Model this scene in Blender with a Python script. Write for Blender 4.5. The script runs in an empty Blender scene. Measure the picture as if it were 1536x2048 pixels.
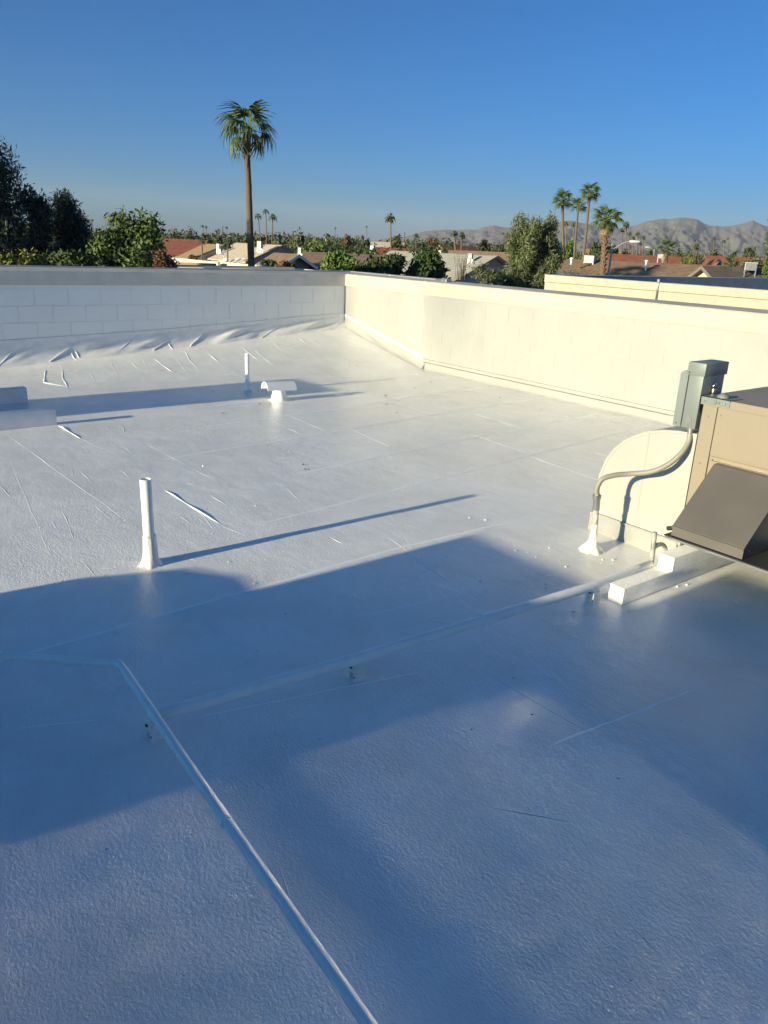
import bpy, bmesh, math, random
import numpy as np
from mathutils import Vector, noise

# ------------------------------------------------------------------ camera, sky, sun, exposure
# World axes: X runs along the shaded parapet towards the sun, Y along the sunlit parapet towards the viewer.
SC = bpy.context.scene
COL = SC.collection
CAMZ = 5.0
PITCH, ROLL, FPX = 0.3341, 0.0422, 1538.0
CX, CY, TH = -.765, 12.679, .6646
Dv = np.array([-math.cos(TH), -math.sin(TH), 0.]); Ev = np.array([math.sin(TH), -math.cos(TH), 0.])
def touv(v):
    v = np.asarray(v, float); return np.array([v@Dv, v@Ev, v[2]])
_F = np.array([0, math.cos(PITCH), -math.sin(PITCH)]); _R = np.array([1., 0, 0]); _U = np.array([0, math.sin(PITCH), math.cos(PITCH)])
_R2 = _R*math.cos(ROLL)+_U*math.sin(ROLL); _U2 = _U*math.cos(ROLL)-_R*math.sin(ROLL)
F3, R3, U3 = touv(_F), touv(_R2), touv(_U2)
CAM = np.array([-(CX*Dv[0]+CY*Dv[1]), -(CX*Ev[0]+CY*Ev[1]), CAMZ])
FWD = touv([0, 1, 0]); RGT = touv([1, 0, 0])
cam = bpy.data.cameras.new('camera'); co = bpy.data.objects.new('camera', cam); COL.objects.link(co)
from mathutils import Matrix
M = Matrix(((R3[0], U3[0], -F3[0], CAM[0]), (R3[1], U3[1], -F3[1], CAM[1]), (R3[2], U3[2], -F3[2], CAM[2]), (0, 0, 0, 1)))
co.matrix_world = M
cam.sensor_fit = 'VERTICAL'; cam.sensor_height = 36; cam.sensor_width = 27
cam.lens = 36*FPX/2048; cam.clip_start = .05; cam.clip_end = 60000
SC.camera = co

SUN_EL = math.radians(11.4)
w = bpy.data.worlds.new('World'); SC.world = w; w.use_nodes = True
nt = w.node_tree; nt.nodes.clear()
sky = nt.nodes.new('ShaderNodeTexSky'); sky.sky_type = 'NISHITA'; sky.sun_disc = False
sky.sun_elevation = SUN_EL; sky.sun_rotation = math.radians(90)
sky.altitude = 300; sky.air_density = 0.75; sky.dust_density = 1.8; sky.ozone_density = 7.5
bg = nt.nodes.new('ShaderNodeBackground'); bg.inputs[1].default_value = 0.083
out = nt.nodes.new('ShaderNodeOutputWorld')
wb = nt.nodes.new('ShaderNodeVectorMath'); wb.operation = 'MULTIPLY'; wb.inputs[1].default_value = (.37, .99, 1.0)   # the phone's white balance
nt.links.new(sky.outputs[0], wb.inputs[0]); nt.links.new(wb.outputs[0], bg.inputs[0]); nt.links.new(bg.outputs[0], out.inputs[0])
sun = bpy.data.lights.new('sun', 'SUN'); sun.energy = 4.9; sun.angle = math.radians(.53); sun.color = (1.0, .875, .56)
so = bpy.data.objects.new('sun', sun); COL.objects.link(so)
tosun = Vector((math.cos(SUN_EL), -.003, math.sin(SUN_EL)))
so.rotation_euler = tosun.to_track_quat('Z', 'Y').to_euler(); so.location = (40, 0, 30)
SC.view_settings.view_transform = 'Standard'; SC.view_settings.look = 'None'
SC.view_settings.exposure = 0.87; SC.view_settings.gamma = 1.0; SC.view_settings.use_curve_mapping = False
SC.cycles.use_adaptive_sampling = False; SC.cycles.use_guiding = True; SC.cycles.use_surface_guiding = True; SC.cycles.use_volume_guiding = False; SC.cycles.guiding_training_samples = 64
SC.cycles.blur_glossy = 0.05; SC.cycles.volume_bounces = 0; SC.cycles.max_bounces = 8
SC.cycles.sample_clamp_indirect = 0

# ------------------------------------------------------------------ placing
def P(px, D):                      # ground point under photo column px at forward distance D
    x = CAM + FWD*D
    hy = 490+.0422*(px-768)
    v = F3+R3*(px-768)/FPX-U3*(hy-1024)/FPX
    t = D/(v[:2]@FWD[:2]); q = CAM+v*t
    return np.array([q[0], q[1], 0.])
def Z(px, py, D):                  # height seen at pixel row py, column px, forward distance D
    v = F3+R3*(px-768)/FPX-U3*(py-1024)/FPX
    return CAM[2]+v[2]*D/(v[:2]@FWD[:2])
def Pz(px, py, D):
    v = F3+R3*(px-768)/FPX-U3*(py-1024)/FPX
    return CAM+v*D/(v[:2]@FWD[:2])

# ------------------------------------------------------------------ helpers
class MB:
    def __init__(s): s.v = []; s.f = []
    def add(s, vs, fs):
        n = len(s.v); s.v += [tuple(map(float, p)) for p in vs]; s.f += [tuple(i+n for i in f) for f in fs]; return s
    def box(s, a, b, bev=0.0):
        x0, y0, z0 = a; x1, y1, z1 = b
        if bev <= 0:
            vs = [(x, y, z) for z in (z0, z1) for y in (y0, y1) for x in (x0, x1)]
            return s.add(vs, [(0, 2, 3, 1), (4, 5, 7, 6), (0, 1, 5, 4), (2, 6, 7, 3), (0, 4, 6, 2), (1, 3, 7, 5)])
        bm = bmesh.new(); bmesh.ops.create_cube(bm, size=1)
        for q in bm.verts: q.co = Vector(((x0+x1)/2+q.co.x*(x1-x0), (y0+y1)/2+q.co.y*(y1-y0), (z0+z1)/2+q.co.z*(z1-z0)))
        bmesh.ops.bevel(bm, geom=list(bm.edges), offset=bev, segments=2, affect='EDGES', profile=.5)
        bm.verts.index_update(); s.add([q.co[:] for q in bm.verts], [[q.index for q in f.verts] for f in bm.faces]); bm.free(); return s
    def tube(s, pts, r, n=12, cap=True):
        pts = [Vector(p) for p in pts]; rr = r if hasattr(r, '__len__') else [r]*len(pts)
        rings = []; up = Vector((0, 0, 1))
        t0 = (pts[1]-pts[0]).normalized()
        a = t0.cross(up) if abs(t0.z) < .95 else t0.cross(Vector((0, 1, 0)))
        a.normalize()
        for i, p in enumerate(pts):
            t = (pts[min(i+1, len(pts)-1)]-pts[max(i-1, 0)]).normalized()
            a = (a-t*a.dot(t)).normalized(); b = t.cross(a)
            rings.append([p+(a*math.cos(2*math.pi*k/n)+b*math.sin(2*math.pi*k/n))*rr[i] for k in range(n)])
        vs = [q for rg in rings for q in rg]; fs = []
        for i in range(len(pts)-1):
            for k in range(n): fs.append((i*n+k, i*n+(k+1) % n, (i+1)*n+(k+1) % n, (i+1)*n+k))
        if cap: fs.append(tuple(range(n))[::-1]); fs.append(tuple((len(pts)-1)*n+k for k in range(n)))
        return s.add(vs, fs)
    def prism(s, prof, fn, t0, t1):     # profile of (a, b) pairs swept between t0 and t1 through fn(a, b, t)
        n = len(prof); vs = [fn(a, b, t0) for a, b in prof]+[fn(a, b, t1) for a, b in prof]
        fs = [(i, (i+1) % n, (i+1) % n+n, i+n) for i in range(n)]+[tuple(range(n))[::-1], tuple(range(n, 2*n))]
        return s.add(vs, fs)
    def mesh(s, name, mat=None, smooth=False):
        me = bpy.data.meshes.new(name); me.from_pydata(s.v, [], s.f)
        bm = bmesh.new(); bm.from_mesh(me); bmesh.ops.recalc_face_normals(bm, faces=bm.faces); bm.to_mesh(me); bm.free()
        if mat: me.materials.append(mat)
        if smooth:
            me.polygons.foreach_set('use_smooth', [True]*len(me.polygons))
            if smooth != 'all': me.set_sharp_from_angle(angle=math.radians(smooth if smooth is not True else 35))
        return me
    def build(s, name, mat, parent=None, smooth=False, loc=None):
        return link(name, s.mesh(name, mat, smooth), parent, loc)
def link(name, me, parent=None, loc=None):
    o = bpy.data.objects.new(name, me); COL.objects.link(o)
    if parent is not None: o.parent = parent
    if loc is not None: o.location = loc
    return o
def tag(o, label=None, cat=None, group=None, kind=None):
    for k, v in (('label', label), ('category', cat), ('group', group), ('kind', kind)):
        if v: o[k] = v
    return o
def thing(name, label, cat, loc=(0, 0, 0), rz=0, group=None):
    o = bpy.data.objects.new(name, None); COL.objects.link(o); o.location = loc; o.rotation_euler = (0, 0, rz)
    o.empty_display_size = .2
    return tag(o, label, cat, group)

# ------------------------------------------------------------------ materials
def newmat(name, col, rough=.6, metal=0., spec=.5, coat=0., coat_rough=.1):
    m = bpy.data.materials.new(name); m.use_nodes = True; b = m.node_tree.nodes['Principled BSDF']
    b.inputs['Base Color'].default_value = (*col, 1); b.inputs['Roughness'].default_value = rough
    b.inputs['Metallic'].default_value = metal; b.inputs['Specular IOR Level'].default_value = spec
    b.inputs['Coat Weight'].default_value = coat; b.inputs['Coat Roughness'].default_value = coat_rough
    return m
def N(m, t, **kw):
    n = m.node_tree.nodes.new(t)
    for k, v in kw.items():
        if k.startswith('i_'):
            key = k[2:].replace('_', ' ')
            n.inputs[key].default_value = v
        else: setattr(n, k, v)
    return n
def L(m, a, b): m.node_tree.links.new(a, b)
def coords(m, scale=(1, 1, 1), rot=0., obj=True):
    tc = N(m, 'ShaderNodeTexCoord'); mp = N(m, 'ShaderNodeMapping')
    mp.inputs['Scale'].default_value = scale; mp.inputs['Rotation'].default_value = (0, 0, rot)
    if obj: L(m, tc.outputs['Object'], mp.inputs[0])
    else:
        g = N(m, 'ShaderNodeNewGeometry'); L(m, g.outputs['Position'], mp.inputs[0])
    return mp.outputs[0]
def mottled(name, c1, c2, scale=3., rough=.6, bump=0., bscale=60., detail=6., world=True, stretch=(1, 1, 1), metal=0., spec=.5, r2=None, bdist=.01):
    m = newmat(name, c1, rough, metal, spec); b = m.node_tree.nodes['Principled BSDF']
    co_ = coords(m, stretch, 0, not world)
    n = N(m, 'ShaderNodeTexNoise'); n.inputs['Scale'].default_value = scale; n.inputs['Detail'].default_value = detail; L(m, co_, n.inputs['Vector'])
    mx = N(m, 'ShaderNodeMix', data_type='RGBA'); mx.inputs[6].default_value = (*c1, 1); mx.inputs[7].default_value = (*c2, 1)
    rp = N(m, 'ShaderNodeMapRange'); rp.inputs[1].default_value = .35; rp.inputs[2].default_value = .65
    L(m, n.outputs['Fac'], rp.inputs[0]); L(m, rp.outputs[0], mx.inputs[0]); L(m, mx.outputs[2], b.inputs['Base Color'])
    if r2 is not None:
        rr = N(m, 'ShaderNodeMapRange'); rr.inputs[1].default_value = .3; rr.inputs[2].default_value = .7
        rr.inputs[3].default_value = rough; rr.inputs[4].default_value = r2
        L(m, n.outputs['Fac'], rr.inputs[0]); L(m, rr.outputs[0], b.inputs['Roughness'])
    if bump:
        n2 = N(m, 'ShaderNodeTexNoise'); n2.inputs['Scale'].default_value = bscale; n2.inputs['Detail'].default_value = 4; L(m, co_, n2.inputs['Vector'])
        bp = N(m, 'ShaderNodeBump'); bp.inputs['Strength'].default_value = bump; bp.inputs['Distance'].default_value = bdist
        L(m, n2.outputs['Fac'], bp.inputs['Height']); L(m, bp.outputs[0], b.inputs['Normal'])
    return m

def roof_coating():
    m = newmat('roof_coating', (.78, .785, .78), .26, spec=.5); b = m.node_tree.nodes['Principled BSDF']
    c = coords(m, (1, 1, 1), 0, False)
    ca = coords(m, (1.0, .6, 1), .35, False)     # brushed, a little longer than wide
    def nz(scale, detail, rough, vec, dist=0.):
        n = N(m, 'ShaderNodeTexNoise'); n.inputs['Scale'].default_value = scale; n.inputs['Detail'].default_value = detail
        n.inputs['Roughness'].default_value = rough; n.inputs['Distortion'].default_value = dist; L(m, vec, n.inputs['Vector']); return n.outputs['Fac']
    big = nz(.8, 4, .55, c); mid = nz(7, 3, .5, ca, .3); fine = nz(105, 4, .6, ca, .5); tiny = nz(190, 2, .5, c)
    def bump(h, dist, prev, st=1.):
        bp = N(m, 'ShaderNodeBump'); bp.inputs['Strength'].default_value = st; bp.inputs['Distance'].default_value = dist
        L(m, h, bp.inputs['Height'])
        if prev is not None: L(m, prev, bp.inputs['Normal'])
        return bp.outputs[0]
    # areas rolled on thick keep more relief than flooded ones
    fd = N(m, 'ShaderNodeMapRange'); fd.inputs[1].default_value = .38; fd.inputs[2].default_value = .62; fd.inputs[3].default_value = .35; fd.inputs[4].default_value = 1.
    L(m, nz(.55, 3, .5, c), fd.inputs[0])
    mul = N(m, 'ShaderNodeMath', operation='MULTIPLY'); L(m, fine, mul.inputs[0]); L(m, fd.outputs[0], mul.inputs[1])
    nrm = bump(mid, .0040, None); nrm = bump(mul.outputs[0], .0028, nrm); nrm = bump(tiny, .0007, nrm)
    L(m, nrm, b.inputs['Normal'])
    # faint dust: a slightly greyer, rougher film in patches
    mx = N(m, 'ShaderNodeMix', data_type='RGBA'); mx.inputs[6].default_value = (.845, .84, .815, 1); mx.inputs[7].default_value = (.725, .71, .675, 1)
    rp = N(m, 'ShaderNodeMapRange'); rp.inputs[1].default_value = .42; rp.inputs[2].default_value = .72
    L(m, nz(1.7, 7, .65, c, .4), rp.inputs[0]); L(m, rp.outputs[0], mx.inputs[0]); L(m, mx.outputs[2], b.inputs['Base Color'])
    rr = N(m, 'ShaderNodeMapRange'); rr.inputs[1].default_value = .3; rr.inputs[2].default_value = .7; rr.inputs[3].default_value = .15; rr.inputs[4].default_value = .30
    L(m, big, rr.inputs[0]); L(m, rr.outputs[0], b.inputs['Roughness'])
    return m
M_ROOF = roof_coating()
M_WALL2 = mottled('wall_paint_shade_tone', (.85, .85, .82), (.80, .80, .775), 1.2, .5, .5, 120, bdist=.003)  # one wall paint in two tones: this one lightened for the shaded parapet
M_WALL = mottled('wall_paint_sun_tone', (.30, .298, .29), (.278, .276, .268), 1.2, .55, .5, 120, bdist=.003)  # same wall paint, darkened where the sun strikes so it does not clip
M_DUCT = mottled('cream_duct_paint', (.40, .39, .355), (.365, .355, .325), 1.6, .5, .3, 90, bdist=.002)
M_WHITE = mottled('white_coating', (.80, .80, .78), (.72, .71, .68), 9, .35, .7, 70, bdist=.004)
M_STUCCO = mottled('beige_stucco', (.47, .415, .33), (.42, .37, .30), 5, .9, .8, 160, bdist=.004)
M_STUCCO2 = mottled('stucco_shade_tone', (.64, .60, .53), (.56, .53, .475), 5, .9, .8, 160, bdist=.004)  # same beige stucco, lightened to lift the shaded parapet
M_CAP = mottled('weathered_stucco_cap', (.48, .455, .42), (.38, .36, .335), 3, .92, .8, 120, bdist=.004)
M_COPING = mottled('galvanised_coping', (.50, .51, .50), (.40, .41, .41), 4, .4, metal=.6)
M_TAN = mottled('tan_cabinet_paint', (.285, .235, .175), (.255, .212, .162), 1.6, .38, .15, 200, bdist=.001)
M_TANTOP = mottled('dusty_cabinet_top', (.33, .28, .23), (.27, .235, .20), 4, .7)
M_HOOD = mottled('brown_hood_paint', (.125, .113, .103), (.105, .096, .09), 3, .42)
M_GREY = mottled('grey_box_paint', (.19, .215, .208), (.165, .185, .182), 4, .45)
M_DARK = newmat('dark_rubber', (.02, .02, .022), .6)
M_GALV = mottled('galvanised_steel', (.45, .46, .45), (.30, .31, .31), 12, .35, metal=.8)
M_FLEX = mottled('flexible_conduit', (.30, .285, .235), (.24, .23, .19), 6, .5)
M_CHROME = newmat('padlock_steel', (.75, .72, .68), .18, metal=1.)
M_BRASS = newmat('padlock_brass', (.40, .34, .27), .35, metal=1.)
M_SHEET = mottled('bright_sheet_metal', (.27, .263, .25), (.20, .197, .19), 1.5, .04, .9, 2.2, detail=2, metal=1., bdist=.0006)
M_PVC = mottled('coated_pipe', (.90, .90, .87), (.84, .835, .80), 9, .42, .4, 60, bdist=.003)
M_DPIPE = mottled('worn_dark_pipe', (.13, .15, .14), (.45, .45, .42), 14, .4)
M_LAMP = mottled('grey_lamp_paint', (.38, .36, .33), (.30, .29, .27), 3, .6)
M_SEAM = mottled('thick_seam_coat', (.94, .94, .92), (.90, .90, .88), 30, .5, .3, 60, bdist=.002)
M_DEBRIS = mottled('dry_leaf', (.12, .085, .045), (.07, .05, .03), 20, .9)

# ------------------------------------------------------------------ the roof
ZR = CAMZ-1.66
def sm(x): x = max(0., min(1., x)); return x*x*(3-2*x)
def roof_z(u, v):
    vv = 2.0-.13*u
    z = ZR
    if vv > .05 and u < 14:
        h = max(0., .405-.068*u)
        k = 1-max(v, 0)/vv
        # soft kink along the valley
        s = .5*(k+math.sqrt(k*k+.004)); s -= .5*(-1+math.sqrt(1+.004)) if k < -1 else 0
        z += h*s
    z += .006*noise.noise(Vector((u*.55, v*.55, 3.)))+.0022*noise.noise(Vector((u*2.1, v*2.1, 7.)))
    return z
def make_roof():
    us = np.concatenate([np.arange(0, 9.5, .07), np.arange(9.5, 17.01, .25)]); vs = np.concatenate([np.arange(0, 11.5, .07), np.arange(11.5, 20.01, .25)])
    V = [(u, v, roof_z(u, v)) for v in vs for u in us]; n = len(us); Fc = []
    for j in range(len(vs)-1):
        for i in range(n-1): a = j*n+i; Fc.append((a, a+1, a+n+1, a+n))
    mb = MB(); mb.v = V; mb.f = Fc
    return tag(mb.build('flat_roof', M_ROOF, None, 'all'), 'white coated flat roof with brushed glossy finish inside the parapets', kind='structure')
roof = make_roof()
def ridge(pts, wd, ht, name='wrinkle', jit=.0, n=26, power=1.0, mat=None):
    """a low raised fold or seam lying on the roof, tapered at both ends"""
    pts = [np.array(p, float) for p in pts]
    seg = [np.linalg.norm(pts[i+1]-pts[i]) for i in range(len(pts)-1)]; tot = sum(seg)
    mb = MB(); rows = []
    n = max(n, int(tot/.06)); rnd = random.Random(int(pts[0][0]*1000+pts[0][1]*77))
    ph = rnd.random()*9
    for i in range(n+1):
        s = tot*i/n; k = 0; acc = 0
        while k < len(seg)-1 and s > acc+seg[k]: acc += seg[k]; k += 1
        p = pts[k]+(pts[k+1]-pts[k])*(s-acc)/seg[k]; t = (pts[k+1]-pts[k])/seg[k]; nn = np.array([-t[1], t[0]])
        p = p+nn*(jit*(noise.noise(Vector((s*3, ph, 0))))+jit*.4*noise.noise(Vector((s*14, ph, 2))))
        e = min(1, (min(i, n-i)/n)*6*min(1, tot)+.02)**.7
        hh = ht*e*(.75+.6*noise.noise(Vector((s*4, ph, 5)))); ww = wd*(.35+.65*e)
        for q, g in ((-1, -.15), (-.55, .35), (-.2, .92), (.2, .92), (.55, .35), (1, -.15)):
            x = p+nn*q*ww/2; rows.append((x[0], x[1], roof_z(x[0], x[1])+hh*g-.0006))
    m = 6; fs = []
    for i in range(n):
        for k in range(m-1): a = i*m+k; fs.append((a, a+1, a+m+1, a+m))
    return mb.add(rows, fs).build(name, mat or M_ROOF, roof, 'all')
# folds that catch the sun
for pts, wd, ht in [([(5.30, 5.51), (5.292, 5.9), (5.272, 6.371)], .026, .010), ([(2.62, .55), (2.68, 1.05)], .03, .012), ([(5.375, 3.251), (5.352, 3.858)], .03, .014),
                    ([(4.72, .42), (4.93, 1.12), (4.70, 1.5)], .035, .012), ([(4.827, 6.862), (4.82, 7.037)], .012, .006), ([(4.3, .75), (4.42, 1.35)], .015, .005),
                    ([(5.139, 8.494), (5.11, 9.076)], .018, .004), ([(5.708, 9.632), (5.728, 9.766)], .01, .004), ([(5.0, 9.55), (5.02, 9.66)], .008, .005),
                    ([(3.1, .5), (3.25, 1.25)], .012, .005), ([(3.5, .4), (3.72, 1.2)], .010, .004), ([(3.9, .5), (4.05, 1.3)], .012, .004), ([(2.2, .45), (2.4, 1.1)], .01, .004),
                    ([(5.23, 8.0), (5.12, 8.3)], .018, .007), ([(5.05, 8.02), (4.9, 8.2)], .016, .006), ([(5.5, 9.35), (5.75, 9.05)], .014, .003),
                    ([(6.9, 9.2), (6.93, 9.45)], .012, .006), ([(6.35, 8.9), (6.42, 9.15)], .012, .004), ([(6.75, 7.7), (6.85, 8.7)], .006, .0015)]:
    ridge(pts, wd*.7, ht*.75, 'fold', .003)
rnd = random.Random(31)
for k in range(16):      # puckers running up to the back wall
    u = rnd.uniform(.8, 6.6); v = rnd.uniform(.22, .55); l = rnd.uniform(.25, 1.1); a = rnd.uniform(.02, .22)
    ridge([(u, v), (u+a*l*.6, v+l*.5), (u+a*l, v+l)], rnd.uniform(.012, .03), rnd.uniform(.003, .007), 'fold', .008)
for k in range(26):
    u = rnd.uniform(5.0, 7.1); v = rnd.uniform(3.4, 6.6); l = rnd.uniform(.15, .7); a = rnd.uniform(-.1, .2)
    ridge([(u, v), (u+a*l, v+l)], rnd.uniform(.007, .014), rnd.uniform(.0015, .003), 'fold', .01)
# lapped sheet seams
for pts, wd, ht in [([(5.1, 6.48), (4.288, 6.386), (1.332, 6.042), (0.1, 5.9)], .045, .0045), ([(4.364, 5.66), (3.771, 5.584), (.1, 5.25)], .045, .0045), ([(5.2, 4.80), (4.203, 4.71), (.1, 4.34)], .04, .004),
                    ([(6.8, 7.36), (6.241, 7.331), (4.643, 7.237), (3.4, 7.27)], .04, .0045), ([(4.6, 3.95), (.1, 3.5)], .035, .003), ([(4.0, 3.1), (2.4, 2.95)], .03, .003),
                    ([(5.85, 3.225), (5.723, 6.2)], .012, .0035), ([(4.52, 7.029), (4.704, 8.079)], .015, .004), ([(2.196, 5.3), (2.25, 6.1)], .03, .004), ([(2.30, 6.15), (2.382, 7.1)], .035, .004),
                    ([(5.341, 9.006), (4.474, 9.097)], .022, .0035), ([(3.1, 4.62), (3.2, 5.5)], .02, .004), ([(3.55, 3.85), (3.62, 4.64)], .02, .004), ([(1.5, 4.55), (1.55, 5.35)], .03, .004),
                    ([(1.9, 3.7), (1.95, 4.5)], .02, .003), ([(4.95, 4.2), (4.9, 5.6)], .010, .003), ([(6.0, 4.2), (6.3, 6.6)], .010, .003), ([(6.6, 3.2), (7.1, 5.8)], .012, .003),
                    ([(4.2, 6.6), (4.9, 8.1)], .008, .0025), ([(3.3, 3.8), (3.35, 4.6)], .02, .004), ([(5.4, 7.8), (3.9, 8.02)], .012, .003), ([(6.3, 8.15), (5.3, 8.38)], .016, .003), ([(6.85, 7.85), (6.5, 8.0)], .012, .003)]:
    ridge(pts, wd*(.85 if wd > .022 else 1), ht*(.9 if wd > .022 else .6), 'seam', .008, mat=M_SEAM)
rnd = random.Random(5)
for k in range(26):      # short brush ridges
    u, v = rnd.uniform(.8, 6.8), rnd.uniform(2.6, 7.0); a = rnd.uniform(-.25, .35); l = rnd.uniform(.15, .6)
    ridge([(u, v), (u+l*math.sin(a), v+l*math.cos(a))], .010, rnd.uniform(.0015, .003), 'brush_mark', .01)

# dark bits of leaf and flakes lying on the roof
mb = MB(); mw = MB(); rnd = random.Random(11)
for k in range(30):
    u, v = rnd.uniform(.3, 4.2), rnd.uniform(1.6, 5.6); s = rnd.uniform(.006, .018); z = roof_z(u, v)+.003
    a = rnd.uniform(0, 6.3); c, s_ = math.cos(a), math.sin(a)
    q = [(-1.5*s, 0, 0), (0, -.5*s, .3*s), (1.6*s, 0, .2*s), (0, .5*s, .5*s)]
    mb.add([(u+x*c-y*s_, v+x*s_+y*c, z+h) for x, y, h in q], [(0, 1, 2, 3)])
for k in range(90):
    near = k % 2
    u, v = (rnd.uniform(2.9, 4.4), rnd.uniform(7.6, 9.0)) if near else (rnd.uniform(3, 7), rnd.uniform(5, 10))
    s = rnd.uniform(.002, .006); z = roof_z(u, v)
    mw.box((u-s, v-s, z-.001), (u+s, v+s*.8, z+s))
tag(mb.build('leaf_litter', M_DEBRIS), 'dry leaf bits scattered over the white roof', kind='stuff')
tag(mw.build('paint_crumbs', M_WHITE), 'small white paint crumbs on the roof by the wooden sleepers', kind='stuff')

# ------------------------------------------------------------------ parapets
ZT, ZB, ZA = CAMZ-.455, CAMZ-.636, CAMZ-.680
BL, BH = .4064, .2032
def parapet(label, kindx, s0, length, base_z, part_limit, gap, proud, MW):
    """kindx 'v': wall in plane v=0 facing +v, running along u.  'u': plane u=0 facing +u, running along v."""
    t = thing('parapet_wall', label, 'wall')
    fn = (lambda s, o, z: (s, o, z)) if kindx == 'v' else (lambda s, o, z: (o, s, z))
    mt = lambda a, b, mbx: mbx.box(tuple(map(min, fn(*a), fn(*b))), tuple(map(max, fn(*a), fn(*b))))
    st = -.3 if kindx == 'v' else 0.
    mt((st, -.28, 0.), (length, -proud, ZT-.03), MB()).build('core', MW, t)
    # stucco band with weathered sloping top
    pf = [(-.3, ZB-.25), (-.3, ZT+.012), (.004, ZT-.006), (.014, ZT-.014), (.016, ZB), (-.05, ZB)]
    b = MB(); b.prism([(o, z) for o, z in pf], lambda o, z, s: fn(s, o, z), st if kindx == 'v' else .016, length)
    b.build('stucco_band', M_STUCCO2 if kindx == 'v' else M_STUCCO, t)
    b = MB(); b.prism([(-.302, ZT+.016), (.0, ZT-.002), (.0, ZT-.006), (-.302, ZT+.010)], lambda o, z, s: fn(s, o, z), st, length)
    b.build('cap', M_CAP, t)
    # blocks
    meshes = {}
    def block(l, h):
        key = (round(l, 3), round(h, 3))
        if key not in meshes:
            bx = MB().box(fn(0, -.02, 0), fn(l, 0, h)) if kindx == 'v' else MB().box((-.02, 0, 0), (0, l, h))
            bm = bmesh.new(); me = bx.mesh('block', MW); bm.from_mesh(me)
            ed = [e for e in bm.edges if all(abs((q.co.y if kindx == 'v' else q.co.x)) < 1e-6 for q in e.verts)]
            bmesh.ops.bevel(bm, geom=ed, offset=.0025, segments=2, affect='EDGES'); bm.to_mesh(me); bm.free()
            meshes[key] = me
        return meshes[key]
    row = -1; z1 = ZB-.002
    while True:
        ztop = ZB-.001 if row < 0 else ZA-row*BH; zbot = ZA-(row+1)*BH if row >= 0 else ZA
        if ztop < base_z: break
        off = s0+(BL/2 if row % 2 else 0); s = off-BL*math.ceil(off/BL)
        while s < part_limit:
            a, b_ = max(s, .012)+gap/2, min(s+BL, length)-gap/2
            if b_-a > .03: link('block', block(b_-a, ztop-zbot-gap), t, fn(a, 0, zbot+gap/2))
            s += BL
        row += 1
    return t, fn
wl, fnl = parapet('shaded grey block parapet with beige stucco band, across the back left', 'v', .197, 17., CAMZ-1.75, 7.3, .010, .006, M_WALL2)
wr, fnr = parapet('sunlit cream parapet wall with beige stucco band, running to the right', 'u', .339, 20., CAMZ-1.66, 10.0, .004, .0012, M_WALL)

def flashing(wall, fn, path_top, z_bot, length, amp, seed, st=0., reach=.17):
    """skirt of membrane turned up the wall; path_top(s) = z where it meets the termination bar"""
    n = int(length/.035); rows = []; mprof = 14
    for i in range(n+1):
        s = st+length*i/n; zt = path_top(s)
        for k in range(mprof):
            q = k/(mprof-1)
            o = .008+reach*(1-q)**2.2
            zb = z_bot(s, .008+reach)
            z = zb-.006+(zt-zb+.006)*(q**1.3)
            f = amp*math.sin(math.pi*min(1, q*1.1))*(noise.noise(Vector((s*1.6+q*2.2+seed, q*1.4, seed)))*1.2+.55*noise.noise(Vector((s*5+q*4, q*2, seed+3))))
            ff = max(0, noise.noise(Vector((s*1.1+seed*2, 4, 1))))*amp*1.2*math.sin(math.pi*q)*math.sin(9*(s+q*.5))
            o += max(-.004, f+ff)
            rows.append(fn(s, o, z+f*.2))
    fs = []
    for i in range(n):
        for k in range(mprof-1): a = i*mprof+k; fs.append((a, a+1, a+mprof+1, a+mprof))
    mb = MB().add(rows, fs); mb.build('base_flashing', M_WHITE if wall is wl else M_WALL, wall, 'all')  # sunlit skirt takes the darkened wall tone, the shaded one stays white
ztl = lambda u: CAMZ-(1.085+.0553*max(u, 0) if u < 3.2 else 1.262+.035*(u-3.2))
flashing(wl, fnl, ztl, lambda s, o: roof_z(s, o), 7.6, .046, 2.)
b = MB()
for i in range(38):
    s = .02+.2*i; zt = ztl(s); z2 = ztl(s+.2)
    b.prism([(0, 0), (0, .035), (.009, .033), (.009, 0)], lambda o, z, q: fnl(s+.2*q, o, (zt if q == 0 else z2)+z), 0, 1)
b.build('termination_bar', M_WHITE, wl)
b = MB()
for i in range(25):
    s = .15+.3*i; b.tube([fnl(s, .008, ztl(s)+.017), fnl(s, .015, ztl(s)+.017)], .006, 8)
b.build('bar_screws', M_WHITE, wl)
ztr = lambda v: CAMZ-(1.10+.415*min(v/1.98, 1)+max(0, min(v-1.98, 4))*.012)
flashing(wr, fnr, ztr, lambda s, o: roof_z(o, s), 2.03, .012, 8., .02, .075)
b = MB()
for i in range(10):
    s = .01+.198*i; zt = ztr(s); z2 = ztr(s+.198)
    b.prism([(0, 0), (0, .035), (.009, .033), (.009, 0)], lambda o, z, q: fnr(s+.198*q, o, (zt if q == 0 else z2)+z), 0, 1)
b.build('termination_bar', M_WHITE, wr)
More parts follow.
